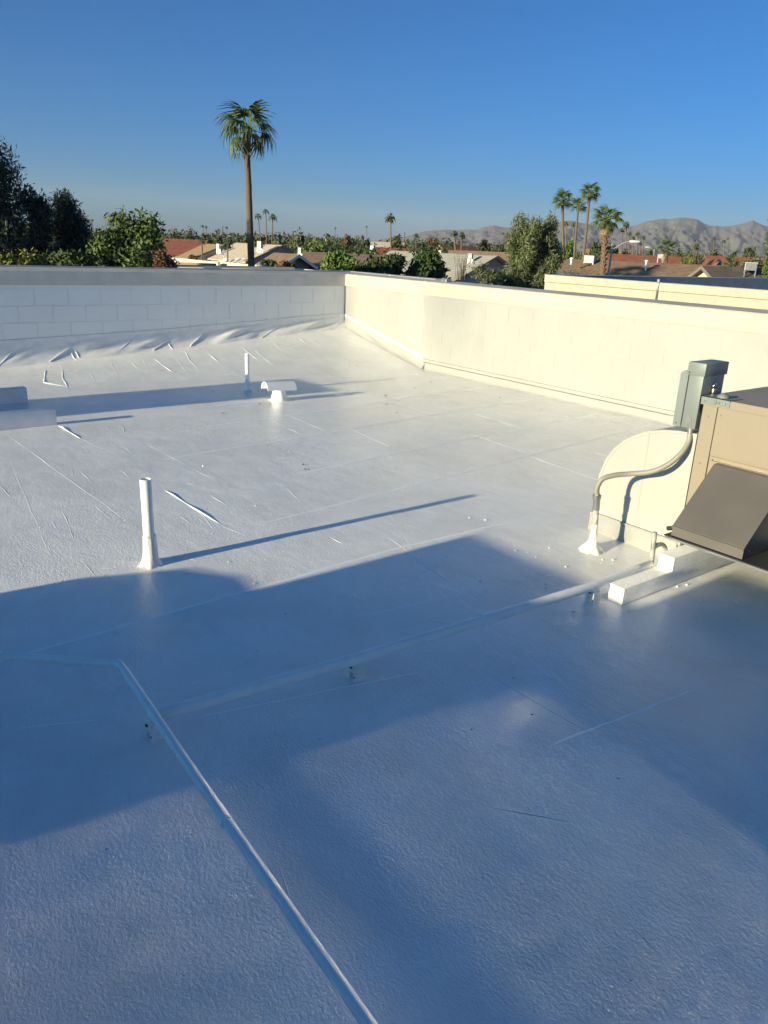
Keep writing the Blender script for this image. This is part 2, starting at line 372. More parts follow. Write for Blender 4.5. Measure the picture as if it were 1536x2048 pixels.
# straight run of flashing: bar, ledge and a bulging skirt
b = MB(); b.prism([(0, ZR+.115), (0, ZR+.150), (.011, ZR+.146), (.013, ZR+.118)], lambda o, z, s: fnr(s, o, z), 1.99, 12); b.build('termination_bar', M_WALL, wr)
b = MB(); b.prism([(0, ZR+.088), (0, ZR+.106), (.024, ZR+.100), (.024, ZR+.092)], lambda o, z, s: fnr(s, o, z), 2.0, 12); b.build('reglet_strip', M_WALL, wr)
n = 300; rows = []
for i in range(n+1):
    s = 1.95+10*i/n
    for k, (o, z) in enumerate([(.004, .095), (.012, .06), (.018, .03), (.026, .012), (.036, .003), (.046, -.008)]):
        j = .006*noise.noise(Vector((s*2.3, k*.4, 3)))+.003*noise.noise(Vector((s*11, k*.9, 9)))
        rows.append(fnr(s, o+j*(1 if k else 0), ZR+z+j*.5))
fs = [(i*6+k, i*6+k+1, i*6+k+7, i*6+k+6) for i in range(n) for k in range(5)]
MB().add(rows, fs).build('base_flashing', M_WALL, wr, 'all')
# metal coping on the far edge of the caps
b = MB(); b.prism([(-.33, ZT-.04), (-.33, ZT+.030), (-.318, ZT+.034), (-.29, ZT+.028), (-.29, ZT+.016), (-.325, ZT+.014), (-.325, ZT-.04)], lambda o, z, s: fnl(s, o, z), -.33, 16.9); b.build('coping', M_COPING, wl)
b = MB(); b.prism([(-.33, ZT-.04), (-.33, ZT+.030), (-.318, ZT+.034), (-.29, ZT+.028), (-.29, ZT+.016), (-.325, ZT+.014), (-.325, ZT-.04)], lambda o, z, s: fnr(s, o, z), -.28, 1.95); b.build('coping', M_COPING, wr)
b = MB(); b.box((-.20, 2.16, ZT), (-.10, 2.27, ZT+.05), .004); b.tube([(-.24, 1.9, ZT+.022), (-.20, 2.2, ZT+.022)], .008)
tag(b.build('junction_box', M_GALV), 'small metal box lying on the sunlit parapet cap', 'junction box')
# flashing lap ridges on the shaded wall skirt
def lap(u):
    b = MB(); pts = []
    for k in range(9):
        q = k/8; pts.append((u-.06*(1-q)+.02*noise.noise(Vector((q*3, u, 0))), .008+.17*(1-q)**2.2+.002, roof_z(u, .178)+(ztl(u)-roof_z(u, .178))*q**1.3*.8-.002))
    b.tube(pts, [.003+.006*math.sin(math.pi*min(1, (1-k/8)*1.1+.02))*(1+.5*noise.noise(Vector((k*1., u, 2)))) for k in range(9)], 8); b.build('lap_ridge', M_WHITE, wl, 'all')
for u in (4.33, 4.27, 3.02, 1.82, .95): lap(u)

def drape(u, l, r):
    pts = []; rr = []
    for k in range(9):
        q = k/8; qq = .12+.62*q; uu = u-l*q
        zt = ztl(uu); zb = roof_z(uu, .178); pts.append((uu, .008+.17*(1-qq)**2.2-.004, zb+(zt-zb)*qq**1.3)); rr.append(r*math.sin(math.pi*(.06+.88*q))+.002)
    MB().tube(pts, rr, 8).build('drape_fold', M_WHITE, wl, 'all')
rnd = random.Random(8)
for u in (.42, .62, .95, 1.35, 1.62, 2.1, 2.35, 2.75, 3.3, 3.75, 4.6, 5.2): drape(u+rnd.uniform(-.06, .06), rnd.uniform(.2, .42), rnd.uniform(.005, .011))

# far side parapets of the same roof, out of view behind and beside the viewer
for a_, b_ in (((17., -.28, 0), (17.3, 20, ZR+.35)), ((0, 20., 0), (17.3, 20.3, ZR+.9))):
    b = MB().box(a_, b_); tag(b.build('parapet_wall', M_WALL), 'low white parapet closing the roof on the sunny side' if a_[0] == 17. else 'white parapet behind the viewer', 'wall')
# outer face of our building
tag(MB().box((.0, .0, -.2), (17.0, 20, ZR-.15)).build('building_core', M_STUCCO), 'single storey building under the white roof', 'building')

# ------------------------------------------------------------------ pipes, vents on the roof
def vent_pipe(u, v, h, r, label, flare=.05, lean=(0, 0), skirt='drip'):
    z = roof_z(u, v); t = thing('vent_pipe', label, 'vent pipe', (u, v, z))
    b = MB(); n = 24; pts = []; rr = []
    for k in range(15):
        q = k/14; pts.append((lean[0]*q, lean[1]*q, h*q)); rr.append(r*(1+.03*noise.noise(Vector((q*7, u, v)))))
    b.tube(pts, rr, n, cap=False)
    b.tube([(lean[0], lean[1], h), (lean[0], lean[1], h-.10)], r*.86, n, cap=False)      # inside of the open mouth
    m0 = len(b.v); ring = []
    for rad in (r*rr[-1]/r, r*.86):
        for k in range(n): ring.append((lean[0]+rad*math.cos(2*math.pi*k/n), lean[1]+rad*math.sin(2*math.pi*k/n), h))
    b.add(ring, [(k, (k+1) % n, n+(k+1) % n, n+k) for k in range(n)])
    b.build('pipe', M_PVC, t, 40)
    MB().tube([(lean[0], lean[1], h-.1), (lean[0], lean[1], h-.102)], r*.86, 16).build('dark_bore', M_DARK, t)
    b = MB(); rows = []; m = 10; nn = 40
    for i in range(m):
        q = i/(m-1); rad0 = r*1.02+.004+flare*.5*(q**4.5); zz = (.17 if skirt == 'drip' else .12)*(1-q)**1.25-.004
        for k in range(nn):
            a = 2*math.pi*k/nn; j = 1+(.55*q+.05)*noise.noise(Vector((math.cos(a)*2.5, math.sin(a)*2.5, u+q)))
            jz = .02*(1-q)*noise.noise(Vector((math.cos(a)*2, math.sin(a)*2, v)))
            rows.append((rad0*j*math.cos(a), rad0*j*math.sin(a), zz+jz))
    fs = [(i*nn+k, i*nn+(k+1) % nn, (i+1)*nn+(k+1) % nn, (i+1)*nn+k) for i in range(m-1) for k in range(nn)]
    b.add(rows, fs).build('flashing_skirt', M_WHITE, t, 'all')
    return t
vent_pipe(5.86, 6.72, .475, .029, 'tall white open vent pipe standing nearest, casting a long thin shadow', .055)
vent_pipe(3.06, 2.50, .435, .024, 'slim white vent pipe beside the hooded vent, half in the shadow strip', .05, skirt='x')
# rolled-on thick coating around the near pipe
for k in range(36):
    a = random.Random(k).uniform(0, 6.28); r0 = random.Random(k+50).uniform(.09, .30)
    x, y = 5.98+r0*math.cos(a)*1.1, 6.72+r0*math.sin(a)*.6
    ridge([(x, y), (x+.05*math.cos(a*3), y+.06)], .018, .006, 'brush_mark', .02, n=10, mat=M_WHITE)
# hooded vent: conical boot with a half pipe over it
g = thing('hooded_vent', 'short conical white vent capped by a half-pipe hood', 'roof vent', (2.99, 3.10, roof_z(2.99, 3.1)))
b = MB(); b.tube([(0, 0, -.004), (0, 0, .02), (0, 0, .14)], [.098, .088, .062], 24); b.build('cone', M_PVC, g, 40)
b = MB(); n = 14; R_ = .084; pr = []
for k in range(n+1):
    a = math.pi*k/n; pr.append((R_*math.cos(a), R_*math.sin(a)*1.05))
for k in range(n, -1, -1):
    a = math.pi*k/n; pr.append((R_*.90*math.cos(a), R_*.93*math.sin(a)*1.05))
b.prism(pr, lambda o, z, s: (s, o, z+.118+(s*.04)), -.175, .175)
o = b.build('hood', M_PVC, g, 40); o.rotation_euler = (0, 0, math.radians(-3))
b = MB(); b.tube([(0, 0, -.002), (0, 0, .006)], [.14, .10], 28); b.build('flashing_skirt', M_WHITE, g)

# white pipe low across the roof, and the longer line that crosses over it
def pipe_run(name, label, pts, r, cat, lobj=M_PVC, elbows=True):
    t = thing(name, label, cat, pts[0]); o0 = Vector(pts[0])
    q = []
    for i in range(len(pts)-1):
        a, b_ = Vector(pts[i])-o0, Vector(pts[i+1])-o0; m = max(2, int((b_-a).length/.12))
        for k in range(m): 
            c = a.lerp(b_, k/m)
            if k: c = c+Vector((0, 0, .0025*noise.noise(Vector((i+k*.35, 2., 0)))))
            q.append(c)
    q.append(Vector(pts[-1])-o0)
    MB().tube(q, r, 16).build('pipe', lobj, t, 'all')
    if elbows:
        for p in pts[1:-1]:
            c = Vector(p)-o0; i = pts.index(p); d1 = (Vector(pts[i-1])-Vector(p)).normalized(); d2 = (Vector(pts[i+1])-Vector(p)).normalized()
            MB().tube([c+d1*.05, c+d1*.012, c+(d1+d2)*.002, c+d2*.012, c+d2*.05], r*1.13, 16).build('elbow', lobj, t, 'all')
    return t
zc = CAMZ-1.565; zl = CAMZ-1.505
pipe_run('gas_pipe', 'thicker white pipe running on small supports towards the wooden sleepers',
         [(6.44, 8.20, zc), (5.63, 8.268, zc), (4.25, 8.335, zc), (3.72, 8.325, zc)], .0235, 'pipe', elbows=False)
pipe_run('drain_pipe', 'thin white pipe bending at an elbow and crossing over the other pipe towards the viewer',
         [(9.9, 4.85, zl-.03), (6.43, 7.90, zl), (6.47, 8.75, zl-.004), (6.505, 9.6, zl), (6.51, 11.2, zl)], .0150, 'pipe', elbows=False)
for nm, a_, b2, r in (('gas_pipe', (4.95, 8.302), (4.89, 8.305), .0275), ('drain_pipe', (6.474, 8.80), (6.478, 8.87), .0180), ('drain_pipe', (6.436, 7.885), (6.431, 7.925), .0172)):
    rt = bpy.data.objects[nm]; z_ = zc if nm == 'gas_pipe' else zl-.003
    o = Vector(rt.location); MB().tube([Vector((*a_, z_))-o, Vector((*b2, z_))-o], r, 18).build('coupling', M_PVC, rt, 30)
def support(u, v, label, rz=0):
    t = thing('pipe_support', label, 'pipe support', (u, v, roof_z(u, v)), rz, 'supports under the white pipe')
    b = MB(); b.prism([(-.028, 0), (-.024, .062), (-.014, .072), (.014, .072), (.024, .062), (.028, 0), (.013, 0), (.011, .038), (-.011, .038), (-.013, 0)], lambda a, z, s: (s, a, z), -.024, .024)
    b.build('saddle', M_WHITE, t)
    MB().box((-.026, -.02, .063), (.026, .02, .082), .003).build('clamp', M_WHITE, t)
    MB().tube([(.026, 0, .06), (.030, 0, .06)], .006, 8).build('bolt', M_DARK, t)
    MB().tube([(.024, .021, .022), (.0255, .021, .022)], .004, 8).build('bolt', M_DARK, t)
    return t
support(6.42, 8.19, 'white pipe support half hidden where the two pipes cross', .1)
support(5.61, 8.262, 'white pipe support alone at the middle of the thicker pipe', .05)
support(4.20, 8.33, 'white pipe support in front of the cut end of the wooden sleeper', .0)

# ------------------------------------------------------------------ the rooftop air conditioner on the right
def beam(name, label, a, b_, mat=M_WHITE, group=None):
    c = [(a[i]+b_[i])/2 for i in range(3)]; h = [(b_[i]-a[i])/2 for i in range(3)]
    c[2] = a[2]; o = MB().box((-h[0], -h[1], 0), (h[0], h[1], 2*h[2]), .004).build(name, mat, None, 30, c)
    return tag(o, label, 'wooden sleeper', group)
zf = roof_z(3.8, 8.4)
beam('sleeper', 'lower white painted wooden sleeper with its pale cut end towards the sun', (2.0, 8.352, zf), (4.105, 8.442, zf+.092), group='sleepers under the air conditioner')
beam('sleeper', 'upper white painted wooden sleeper lying on the lower one under the hood', (2.0, 8.356, zf+.0925), (3.70, 8.446, zf+.170), group='sleepers under the air conditioner')
beam('sleeper', 'white sleeper under the far half of the air conditioner', (2.0, 9.95, zf), (3.9, 10.04, zf+.170), group='sleepers under the air conditioner')
U0, UB, V0, V1, ZC0, ZC1 = 3.34, 2.05, 8.25, 10.35, CAMZ-1.40, CAMZ-.700
ac = thing('air_conditioner', 'tan rooftop air conditioner with a dark brown intake hood', 'air conditioner', (U0, V0, ZC0))
def AB(a, b_, bev=0): return MB().box((a[0]-U0, a[1]-V0, a[2]-ZC0), (b_[0]-U0, b_[1]-V0, b_[2]-ZC0), bev)
AB((UB, V0, ZC0+.07), (U0-.012, V1, ZC1-.02)).build('casing', M_TAN, ac)
AB((U0-.012, V0, ZC0+.07), (U0, V0+.082, ZC1-.02), .002).build('corner_post', M_TAN, ac)
AB((U0-.012, V0+.086, ZC0+.40), (U0-.001, V0+.64, ZC1-.042), .002).build('upper_panel', M_TAN, ac)
AB((U0-.012, V0+.086, ZC0+.07), (U0-.003, V0+.64, ZC0+.392), .002).build('lower_panel', M_TAN, ac)
AB((U0-.010, V0+.10, ZC0+.36), (U0+.012, V0+.64, ZC0+.372), .001).build('panel_lip', M_TAN, ac)
AB((UB-.01, V0-.012, ZC1-.022), (U0+.012, V1+.01, ZC1+.002), .002).build('lid', M_TANTOP, ac)
AB((U0-.004, V0-.010, ZC1-.040), (U0+.014, V1+.01, ZC1-.0005), .002).build('lid_edge', M_TAN, ac)
AB((UB, V0-.004, ZC0), (U0+.008, V1+.004, ZC0+.068), .003).build('base_rail', M_GREY, ac)
for k in range(3): AB((U0+.004, V0+.55+.5*k, ZC0+.024), (U0+.0095, V0+.75+.5*k, ZC0+.044)).build('rail_slot', M_DARK, ac)
# unseen unpainted panels along this side, tilted to throw sun patches onto the roof
for nm, z0, z1 in (('metal_panel', ZC0+.342, ZC1-.02), ('metal_panel', ZC0+.09, ZC0+.290)):
    b = MB(); y0, y1 = V0+.645, V1-.02; tl = math.radians(3.7)
    dx = (y1-y0)*math.tan(tl)
    b.prism([(U0+.004, y0), (U0+.004+dx, y1), (U0-.02, y1), (U0-.02, y0)], lambda a, c, s: (a-U0, c-V0, s-ZC0), z0, z1)
    b.build(nm, M_SHEET, ac)
# intake hood
HV0, HV1 = 8.40, 8.79
prof = [(U0+.002, CAMZ-1.030), (U0+.055, CAMZ-1.030), (3.692, CAMZ-1.318), (3.694, CAMZ-1.375), (U0+.002, CAMZ-1.375)]
b = MB(); b.prism(prof, lambda a, z, s: (a-U0, s-V0, z-ZC0), HV0, HV1); b.build('intake_hood', M_HOOD, ac)
hood = ac.children[-1]
MB().prism([(3.688, CAMZ-1.320), (3.700, CAMZ-1.322), (3.700, CAMZ-1.332), (3.690, CAMZ-1.332)], lambda a, z, s: (a-U0, s-V0, z-ZC0), HV0-.002, HV1+.002).build('hood_lip', M_HOOD, ac)
AB((U0, HV0-.03, CAMZ-1.383), (3.712, HV1+.16, CAMZ-1.377)).build('drip_tray', M_DARK, ac)
AB((U0, HV0-.025, CAMZ-1.396), (3.704, HV1+.30, CAMZ-1.3835)).build('tray_rail', M_GALV, ac)
for z_, u_ in ((-1.34, 3.66), (-1.24, 3.58), (-1.13, 3.46)):
    MB().tube([(u_-U0-.02, HV1-V0, CAMZ+z_-ZC0), (u_-U0-.02, HV1+.004-V0, CAMZ+z_-ZC0)], .005, 8).build('screw', M_DARK, ac)
MB().tube([(U0+.33-U0, HV0-.01-V0, CAMZ-1.345-ZC0), (U0+.33-U0, HV0-.04-V0, CAMZ-1.355-ZC0)], .012, 10).build('cable_gland', M_DARK, ac)
for u_ in (3.30,): AB((u_, 8.26, zf+.17), (u_+.03, 8.29, ZC0), 0).build('leg', M_GALV, ac)
AB((2.1, 8.30, zf+.172), (3.3, 8.50, ZC0-.002)).build('skid', M_GREY, ac)
AB((2.1, 9.9, zf+.172), (3.3, 10.1, ZC0-.002)).build('skid', M_GREY, ac)
for k in range(6): MB().tube([(.011, .06+.32*k, ZC1-.024-ZC0), (.017, .06+.32*k, ZC1-.024-ZC0)], .0055, 8).build('screw', M_GALV, ac)
for z_ in (.12, .34, .60): MB().tube([(.0, .040, z_), (.004, .040, z_)], .005, 8).build('screw', M_GALV, ac)
for y_, z_ in ((.105, .375), (.14, .352), (.105, .62), (.62, .62)): MB().tube([(-.001, y_, z_), (.005, y_, z_)], .005, 8).build('screw', M_GALV, ac)
AB((3.64, HV0+.05, CAMZ-1.3835), (3.655, HV1-.05, CAMZ-1.3755)).build('filter_clip', M_GALV, ac)
# lifting bracket on the corner of the lid
br = thing('corner_bracket', 'grey corner bracket with a dome and screws on the lid of the tan air conditioner', 'bracket', (U0, V0, ZC1))
MB().box((-.10, -.006, .003), (.018, .155, .006)).build('plate', M_GREY, br)
MB().box((.0145, -.006, -.034), (.018, .155, .006)).build('flange', M_GREY, br)
MB().tube([(-.035, .085, .006), (-.035, .085, .016), (-.035, .085, .026), (-.035, .085, .031)], [.034, .030, .018, .004], 18).build('dome', M_GREY, br, 'all')
for y in (.012, .072, .095, .128): MB().tube([(.018, y, -.016), (.024, y, -.016)], .0065 if y != .072 else .011, 8).build('screw', M_GALV, br)
# duct elbow
pf = [(7.64, ZR+.12), (7.634, CAMZ-1.40), (7.645, CAMZ-1.29), (7.675, CAMZ-1.19), (7.725, CAMZ-1.105), (7.79, CAMZ-1.04), (7.86, CAMZ-.995), (7.94, CAMZ-.955), (8.03, CAMZ-.928), (8.13, CAMZ-.913), (8.243, CAMZ-.908), (8.243, ZR+.12)]
du = thing('duct', 'white painted duct elbow curving down from the air conditioner to the roof', 'duct', (3.336, 7.64, ZR))
b = MB(); b.prism(pf, lambda a, z, s: (s-3.336, a-7.64, z-ZR), 2.72, 3.336); b.build('elbow', M_DUCT, du, 30)
ins = []
for i in range(1, 11):
    a0, a1 = np.array(pf[i-1]), np.array(pf[min(i+1, 11)]); tt = (a1-a0)/np.linalg.norm(a1-a0); nn_ = np.array([tt[1], -tt[0]]); p_ = np.array(pf[i]); ins.append((3.3365-3.336, p_[0]+nn_[0]*.016-7.64, p_[1]+nn_[1]*.016-ZR))
MB().tube(ins, .0022, 5).build('folded_seam', M_DUCT, du)
MB().box((.0, .31, .125), (.0018, .3125, .70)).build('folded_seam', M_DUCT, du)
b = MB(); b.prism([(7.626, ZR+.112), (8.243, ZR+.112), (8.243, ZR+.124), (7.626, ZR+.124)], lambda a, z, s: (s-3.336, a-7.64, z-ZR), 2.70, 3.350); b.build('flange', M_WALL, du)
b = MB(); b.box((2.69-3.336, -.02, -.01), (.006, .60, .1115), .004); b.build('curb', M_WALL, du, 30)
# disconnect switch box
ds = thing('switch_box', 'grey electrical disconnect box with a padlock beside the tan air conditioner', 'electrical box', (3.35, 8.20, CAMZ-.885))
def DB(a, b_, bev=.003): return MB().box(a, b_, bev)
DB((-.21, -.055, 0), (.0, .030, .318)).build('box', M_GREY, ds, 30)
DB((-.215, -.064, .290), (.010, .040, .358)).build('lid', M_GREY, ds, 30)
b = MB(); prw = [(-.105, .005), (-.10, 0), (-.056, 0), (-.056, .305), (-.085, .305), (-.098, .298), (-.105, .285)]
b.prism(prw, lambda a, z, s: (s, a, z), -.20, .003); b.build('side_wing', M_GREY, ds)
DB((.001, -.058, .012), (.0035, -.0545, .288), 0).build('seam', M_DARK, ds)
MB().tube([(.0, -.085, .018), (.004, -.085, .018)], .004, 8).build('rivet', M_DARK, ds)
MB().tube([(.010, -.05, .302), (.013, -.05, .302)], .004, 8).build('rivet', M_DARK, ds)
MB().tube([(.0, -.015, .045), (.0025, -.015, .045)], .020, 20).build('knockout', M_GREY, ds)
MB().tube([(-.012, .002, 0.002), (-.012, .002, -.010), (-.012, .002, -.012), (-.012, .002, -.034)], [.021, .021, .016, .016], 14).build('connector', M_GALV, ds, 30)
pl = thing('padlock', 'small shiny padlock hanging on the dark face of the grey switch box', 'padlock', (3.35-.105, 8.232, CAMZ-.885+.215))
MB().box((-.017, .002, -.024), (.017, .018, .006), .004).build('body', M_BRASS, pl, 30)
sh = [(-.012, .010, .004)]+[(-.012*math.cos(math.pi*k/8), .010, .018+.014*math.sin(math.pi*k/8)) for k in range(9)]+[(.012, .010, .004)]
MB().tube(sh, .004, 8).build('shackle', M_CHROME, pl, 'all')
# conduit whip with its sprayed roof flashing
wu, wv = 3.62, 7.87; wz = roof_z(wu, wv)
wh = thing('conduit', 'flexible conduit bending from a white roof stub up to the grey switch box', 'conduit', (wu, wv, wz))
def W3(u, v, z): return (u-wu, v-wv, CAMZ+z-wz)
rows = []; nn = 48; m = 16
for i in range(m):
    q = i/(m-1); rad = .017+.060*(1-q)**4.2; zz = .17*q
    for k in range(nn):
        a = 2*math.pi*k/nn; j = 1+(.26*(1-q)+.02)*noise.noise(Vector((math.cos(a)*2.6, math.sin(a)*2.6, q*2)))+.07*(1-q)*math.sin(a*7+q*3)
        rows.append((rad*j*math.cos(a), rad*j*math.sin(a), zz-.003+.010*noise.noise(Vector((math.cos(a)*3, math.sin(a)*3, q*6)))))
fs = [(i*nn+k, i*nn+(k+1) % nn, (i+1)*nn+(k+1) % nn, (i+1)*nn+k) for i in range(m-1) for k in range(nn)]
MB().add(rows, fs).build('flashing_skirt', M_WHITE, wh, 'all')
M_RUST = mottled('rusty_stub_pipe', (.62, .58, .52), (.38, .20, .13), 22, .6)
MB().tube([(0, 0, .15), (.01, 0, .26)], .0165, 14).build('stub', M_RUST, wh, 'all')
MB().tube([(.010, 0, .255), (.018, 0, .325)], .021, 14).build('coupling', M_GALV, wh, 30)
MB().tube([(.018, 0, .325), (.0195, 0, .345)], .025, 10).build('nut', M_GALV, wh, 30)
ctrl = [W3(3.638, 7.87, -1.318), W3(3.645, 7.868, -1.27), W3(3.63, 7.885, -1.215), W3(3.58, 7.93, -1.187), W3(3.52, 7.99, -1.172), W3(3.47, 8.08, -1.145), W3(3.43, 8.15, -1.095), W3(3.39, 8.20, -1.02), W3(3.355, 8.21, -.96), W3(3.34, 8.202, -.915)]
def spline(c, k=8):
    c = [Vector(x) for x in c]; c = [c[0]*2-c[1]]+c+[c[-1]*2-c[-2]]; o = []
    for i in range(1, len(c)-2):
        for j in range(k):
            t = j/k; p0, p1, p2, p3 = c[i-1:i+3]
            o.append(.5*((2*p1)+(-p0+p2)*t+(2*p0-5*p1+4*p2-p3)*t*t+(-p0+3*p1-3*p2+p3)*t**3))
    o.append(c[-2]); return o
sp = spline(ctrl, 22)
MB().tube(sp, [.0145+(.0011 if i % 2 else -.0004) for i in range(len(sp))], 14).build('flexible_hose', M_FLEX, wh, 'all')
MB().box((-.022, -.022, .20), (-.014, .0, .222), .001).build('clip', M_WHITE, wh)
# condensate trap by the duct
tp = thing('drain_trap', 'worn dark condensate drain trap standing by the sleepers', 'drain pipe', (3.62, 8.27, zf))
MB().tube([(0, 0, .0), (.004, 0, .12), (.014, -.002, .245)], .0135, 14).build('riser', M_DPIPE, tp, 'all')
b = MB(); arc = [(.006, .0, .155), (-.02, .008, .168), (-.045, .015, .168), (-.068, .022, .150), (-.076, .025, .115), (-.078, .025, .0)]
b.tube(spline(arc, 5), .0125, 12); b.build('return_bend', M_DPIPE, tp, 'all')
MB().tube([(-.20, .03, .0), (-.195, .03, .16), (-.195, .03, .26)], .012, 12).build('riser', M_DPIPE, tp, 'all')

# ------------------------------------------------------------------ units outside the frame on the left: their shade falls into the picture
def side_unit(label, u0, u1, v0, v1, h0, h1):
    t = thing('air_conditioner', label, 'air conditioner', (u0, v0, ZR))
    MB().box((0, 0, h0), (u1-u0, v1-v0, h1), .01).build('casing', M_TAN, t)
    MB().box((-.012, -.012, h1+.0005), (u1-u0+.012, v1-v0+.012, h1+.012), .003).build('lid', M_TANTOP, t)
    MB().box((.02, .02, h0-.06), (u1-u0-.02, v1-v0-.02, h0-.001), .003).build('base_rail', M_GREY, t)
    for k in range(2): MB().box((.1+k*.55, v1-v0+.001, h0+.08), (.55+k*.55, v1-v0+.012, h1-.06), .003).build('panel', M_TAN, t)
    return t
zs = roof_z(5.4, 3.2)
beam('sleeper', 'farther of two white sleepers poking in from the left edge', (5.34, 1.99, roof_z(5.5, 2)-.004), (9.4, 2.09, ZR+.145), group='sleepers at the left edge')
beam('sleeper', 'nearer of two white sleepers poking in from the left edge', (5.375, 3.14, zs-.004), (9.4, 3.24, ZR+.145), group='sleepers at the left edge')
side_unit('tan air conditioner standing on the two white sleepers outside the left edge', 7.3, 9.1, 1.97, 2.88, .21, 1.04)
side_unit('tan air conditioner left of the viewer shading the near roof', 9.05, 11.2, 7.30, 8.50, .12, 1.0)
side_unit('second tan air conditioner left of the viewer, close behind the first', 9.0, 11.4, 8.505, 14.6, .12, 1.16)
dk = thing('duct', 'low round-shouldered duct beside the air conditioners left of the viewer', 'duct', (9.0, 6.7, ZR))
MB().prism([(-.05, 0), (-.05, .40), (.0, .56), (.16, .66), (.40, .70), (.60, .70), (.60, 0)], lambda a, z, s: (s, a, z), .0, 1.6).build('elbow', M_WALL, dk, 30)
MB().box((-.02, -.08, 0), (1.65, .62, .10), .004).build('curb', M_WHITE, dk)

# ------------------------------------------------------------------ ground and mountains
M_SOIL = mottled('desert_soil', (.27, .21, .15), (.16, .15, .09), .03, .95)
tag(MB().add([(-30000, -30000, -.25), (30000, -30000, -.25), (30000, 30000, -.25), (-30000, 30000, -.25)], [(0, 1, 2, 3)]).build('ground', M_SOIL), 'flat dry ground reaching to the horizon', kind='structure')
M_ROCK = mottled('desert_rock', (.155, .14, .135), (.12, .11, .108), .004, .95)
PROF = [(-900, 505), (-400, 498), (0, 490), (300, 484), (600, 482), (760, 481), (800, 475), (830, 467), (850, 461.5), (880, 459.5), (920, 459.5), (950, 458.5), (965, 453), (986, 450), (1000, 453.5), (1012, 455), (1040, 452), (1080, 447), (1125, 440.5), (1137, 440), (1160, 445.5),
        (1190, 452), (1215, 455.5), (1240, 455), (1262, 450), (1282, 442), (1300, 438.3), (1317, 436), (1330, 437), (1346, 433.5), (1361, 434), (1383, 437.2), (1389, 441), (1395, 444.6), (1411, 451.5), (1420, 450), (1432, 452.5), (1454, 450), (1472, 446), (1491, 438.5), (1503, 445), (1520, 451), (1545, 456), (1620, 447), (1750, 462), (1950, 452), (2300, 480), (2800, 500)]
def mountains():
    D0 = 9000.; xs = np.arange(-900, 2801, 3.); prx = [p[0] for p in PROF]; pry = [p[1] for p in PROF]
    nd = 70; V = []
    for px in xs:
        y = np.interp(px, prx, pry)+1.0*noise.noise(Vector((px*.05, 1, 0)))+.6*noise.noise(Vector((px*.16, 3, 0)))
        H = max(2., Z(px, y, D0))
        for j in range(nd):
            q = j/(nd-1)                       # 0 at the foot, .8 at the crest, 1 behind
            D = D0-3400+q*4250
            b = P(px, D)
            if q <= .8:
                s = q/.8
                sx, sd = px*.018, s*3.2
                rn = 1-abs(noise.noise(Vector((sx+.35*sd, sd*.55, 5.))))*2.
                rn2 = 1-abs(noise.noise(Vector((sx*2.7+1.1*sd, sd*1.6, 9.))))*2.
                rn3 = noise.noise(Vector((sx*7, sd*4, 2.)))
                e = s**1.55
                h = H*(e+(.17*(rn-.55)+.12*(rn2-.5)+.075*(1-2*abs(rn3))+.03*noise.noise(Vector((sx*17, sd*10, 4))))*.72*math.sin(math.pi*s)**.8)
                h = min(h, H*(.35+.64*s) if s > .5 else h)
            else: h = H*(1-(q-.8)/.2)
            V.append((b[0], b[1], max(-.2, h)))
    n = len(xs); fs = [(i*nd+j, i*nd+j+1, (i+1)*nd+j+1, (i+1)*nd+j) for i in range(n-1) for j in range(nd-1)]
    mb = MB(); mb.v = V; mb.f = fs
    tag(mb.build('mountains', M_ROCK, None, 'all'), 'bare desert mountains on the horizon', kind='structure')
mountains()

# ------------------------------------------------------------------ neighbouring wing of the building, across a gap
XK, YK, ZK = -9.6, -4.33, CAMZ-.60
wg = thing('parapet_wall', 'cream outer parapet of the next wing, in two lit bands', 'wall', (XK, YK, 0))
MB().box((-.30, .10, 0), (-.03, 24, ZK-.20)).build('wall', M_STUCCO, wg)
MB().box((-.34, 0, ZK-.18), (.015, 24, ZK), .008).build('upper_band', M_STUCCO, wg)
MB().box((-.33, .05, ZK-.60), (.0, 24, ZK-.187), .006).build('lower_band', M_STUCCO, wg)
MB().box((-.35, -.01, ZK+.0005), (.02, 24, ZK+.012)).build('cap', M_CAP, wg)
w2 = thing('parapet_wall', 'dark shaded parapet at the back of the next wing', 'wall', (XK, YK, 0))
MB().box((-26, -.30, 0), (-.36, -.02, ZK-.02)).build('wall', mottled('grey_coated_wall', (.42, .42, .42), (.34, .34, .35), 3, .8), w2)
MB().box((-26, -.33, ZK-.018), (-.36, 0, ZK+.004), .004).build('cap', M_COPING, w2)
tag(MB().box((XK-26, YK, -.2), (XK-.35, YK+24, ZK-1.0)).build('building_core', M_STUCCO), 'lower wing of the building beyond the sunlit parapet', 'building')
cd = thing('conduit', 'thin grey conduit climbing over the cream parapet of the next wing', 'conduit', tuple(Pz(1317, 598, 15.2)))
cp = Pz(1317, 598, 15.5)
cyc = CAM+ (Pz(1317, 568, 10)-CAM)*((XK+.02-CAM[0])/(Pz(1317, 568, 10)-CAM)[0])
cd.location = (XK+.03, cyc[1], ZK-.55)
MB().tube([(0, 0, 0), (0, 0, .50), (-.01, 0, .59), (-.06, 0, .60), (-.25, 0, .59)], .022, 8).build('pipe', M_GALV, cd, 'all')
MB().box((-.03, -.03, .56), (.03, .03, .64), .005).build('fitting', M_GALV, cd)

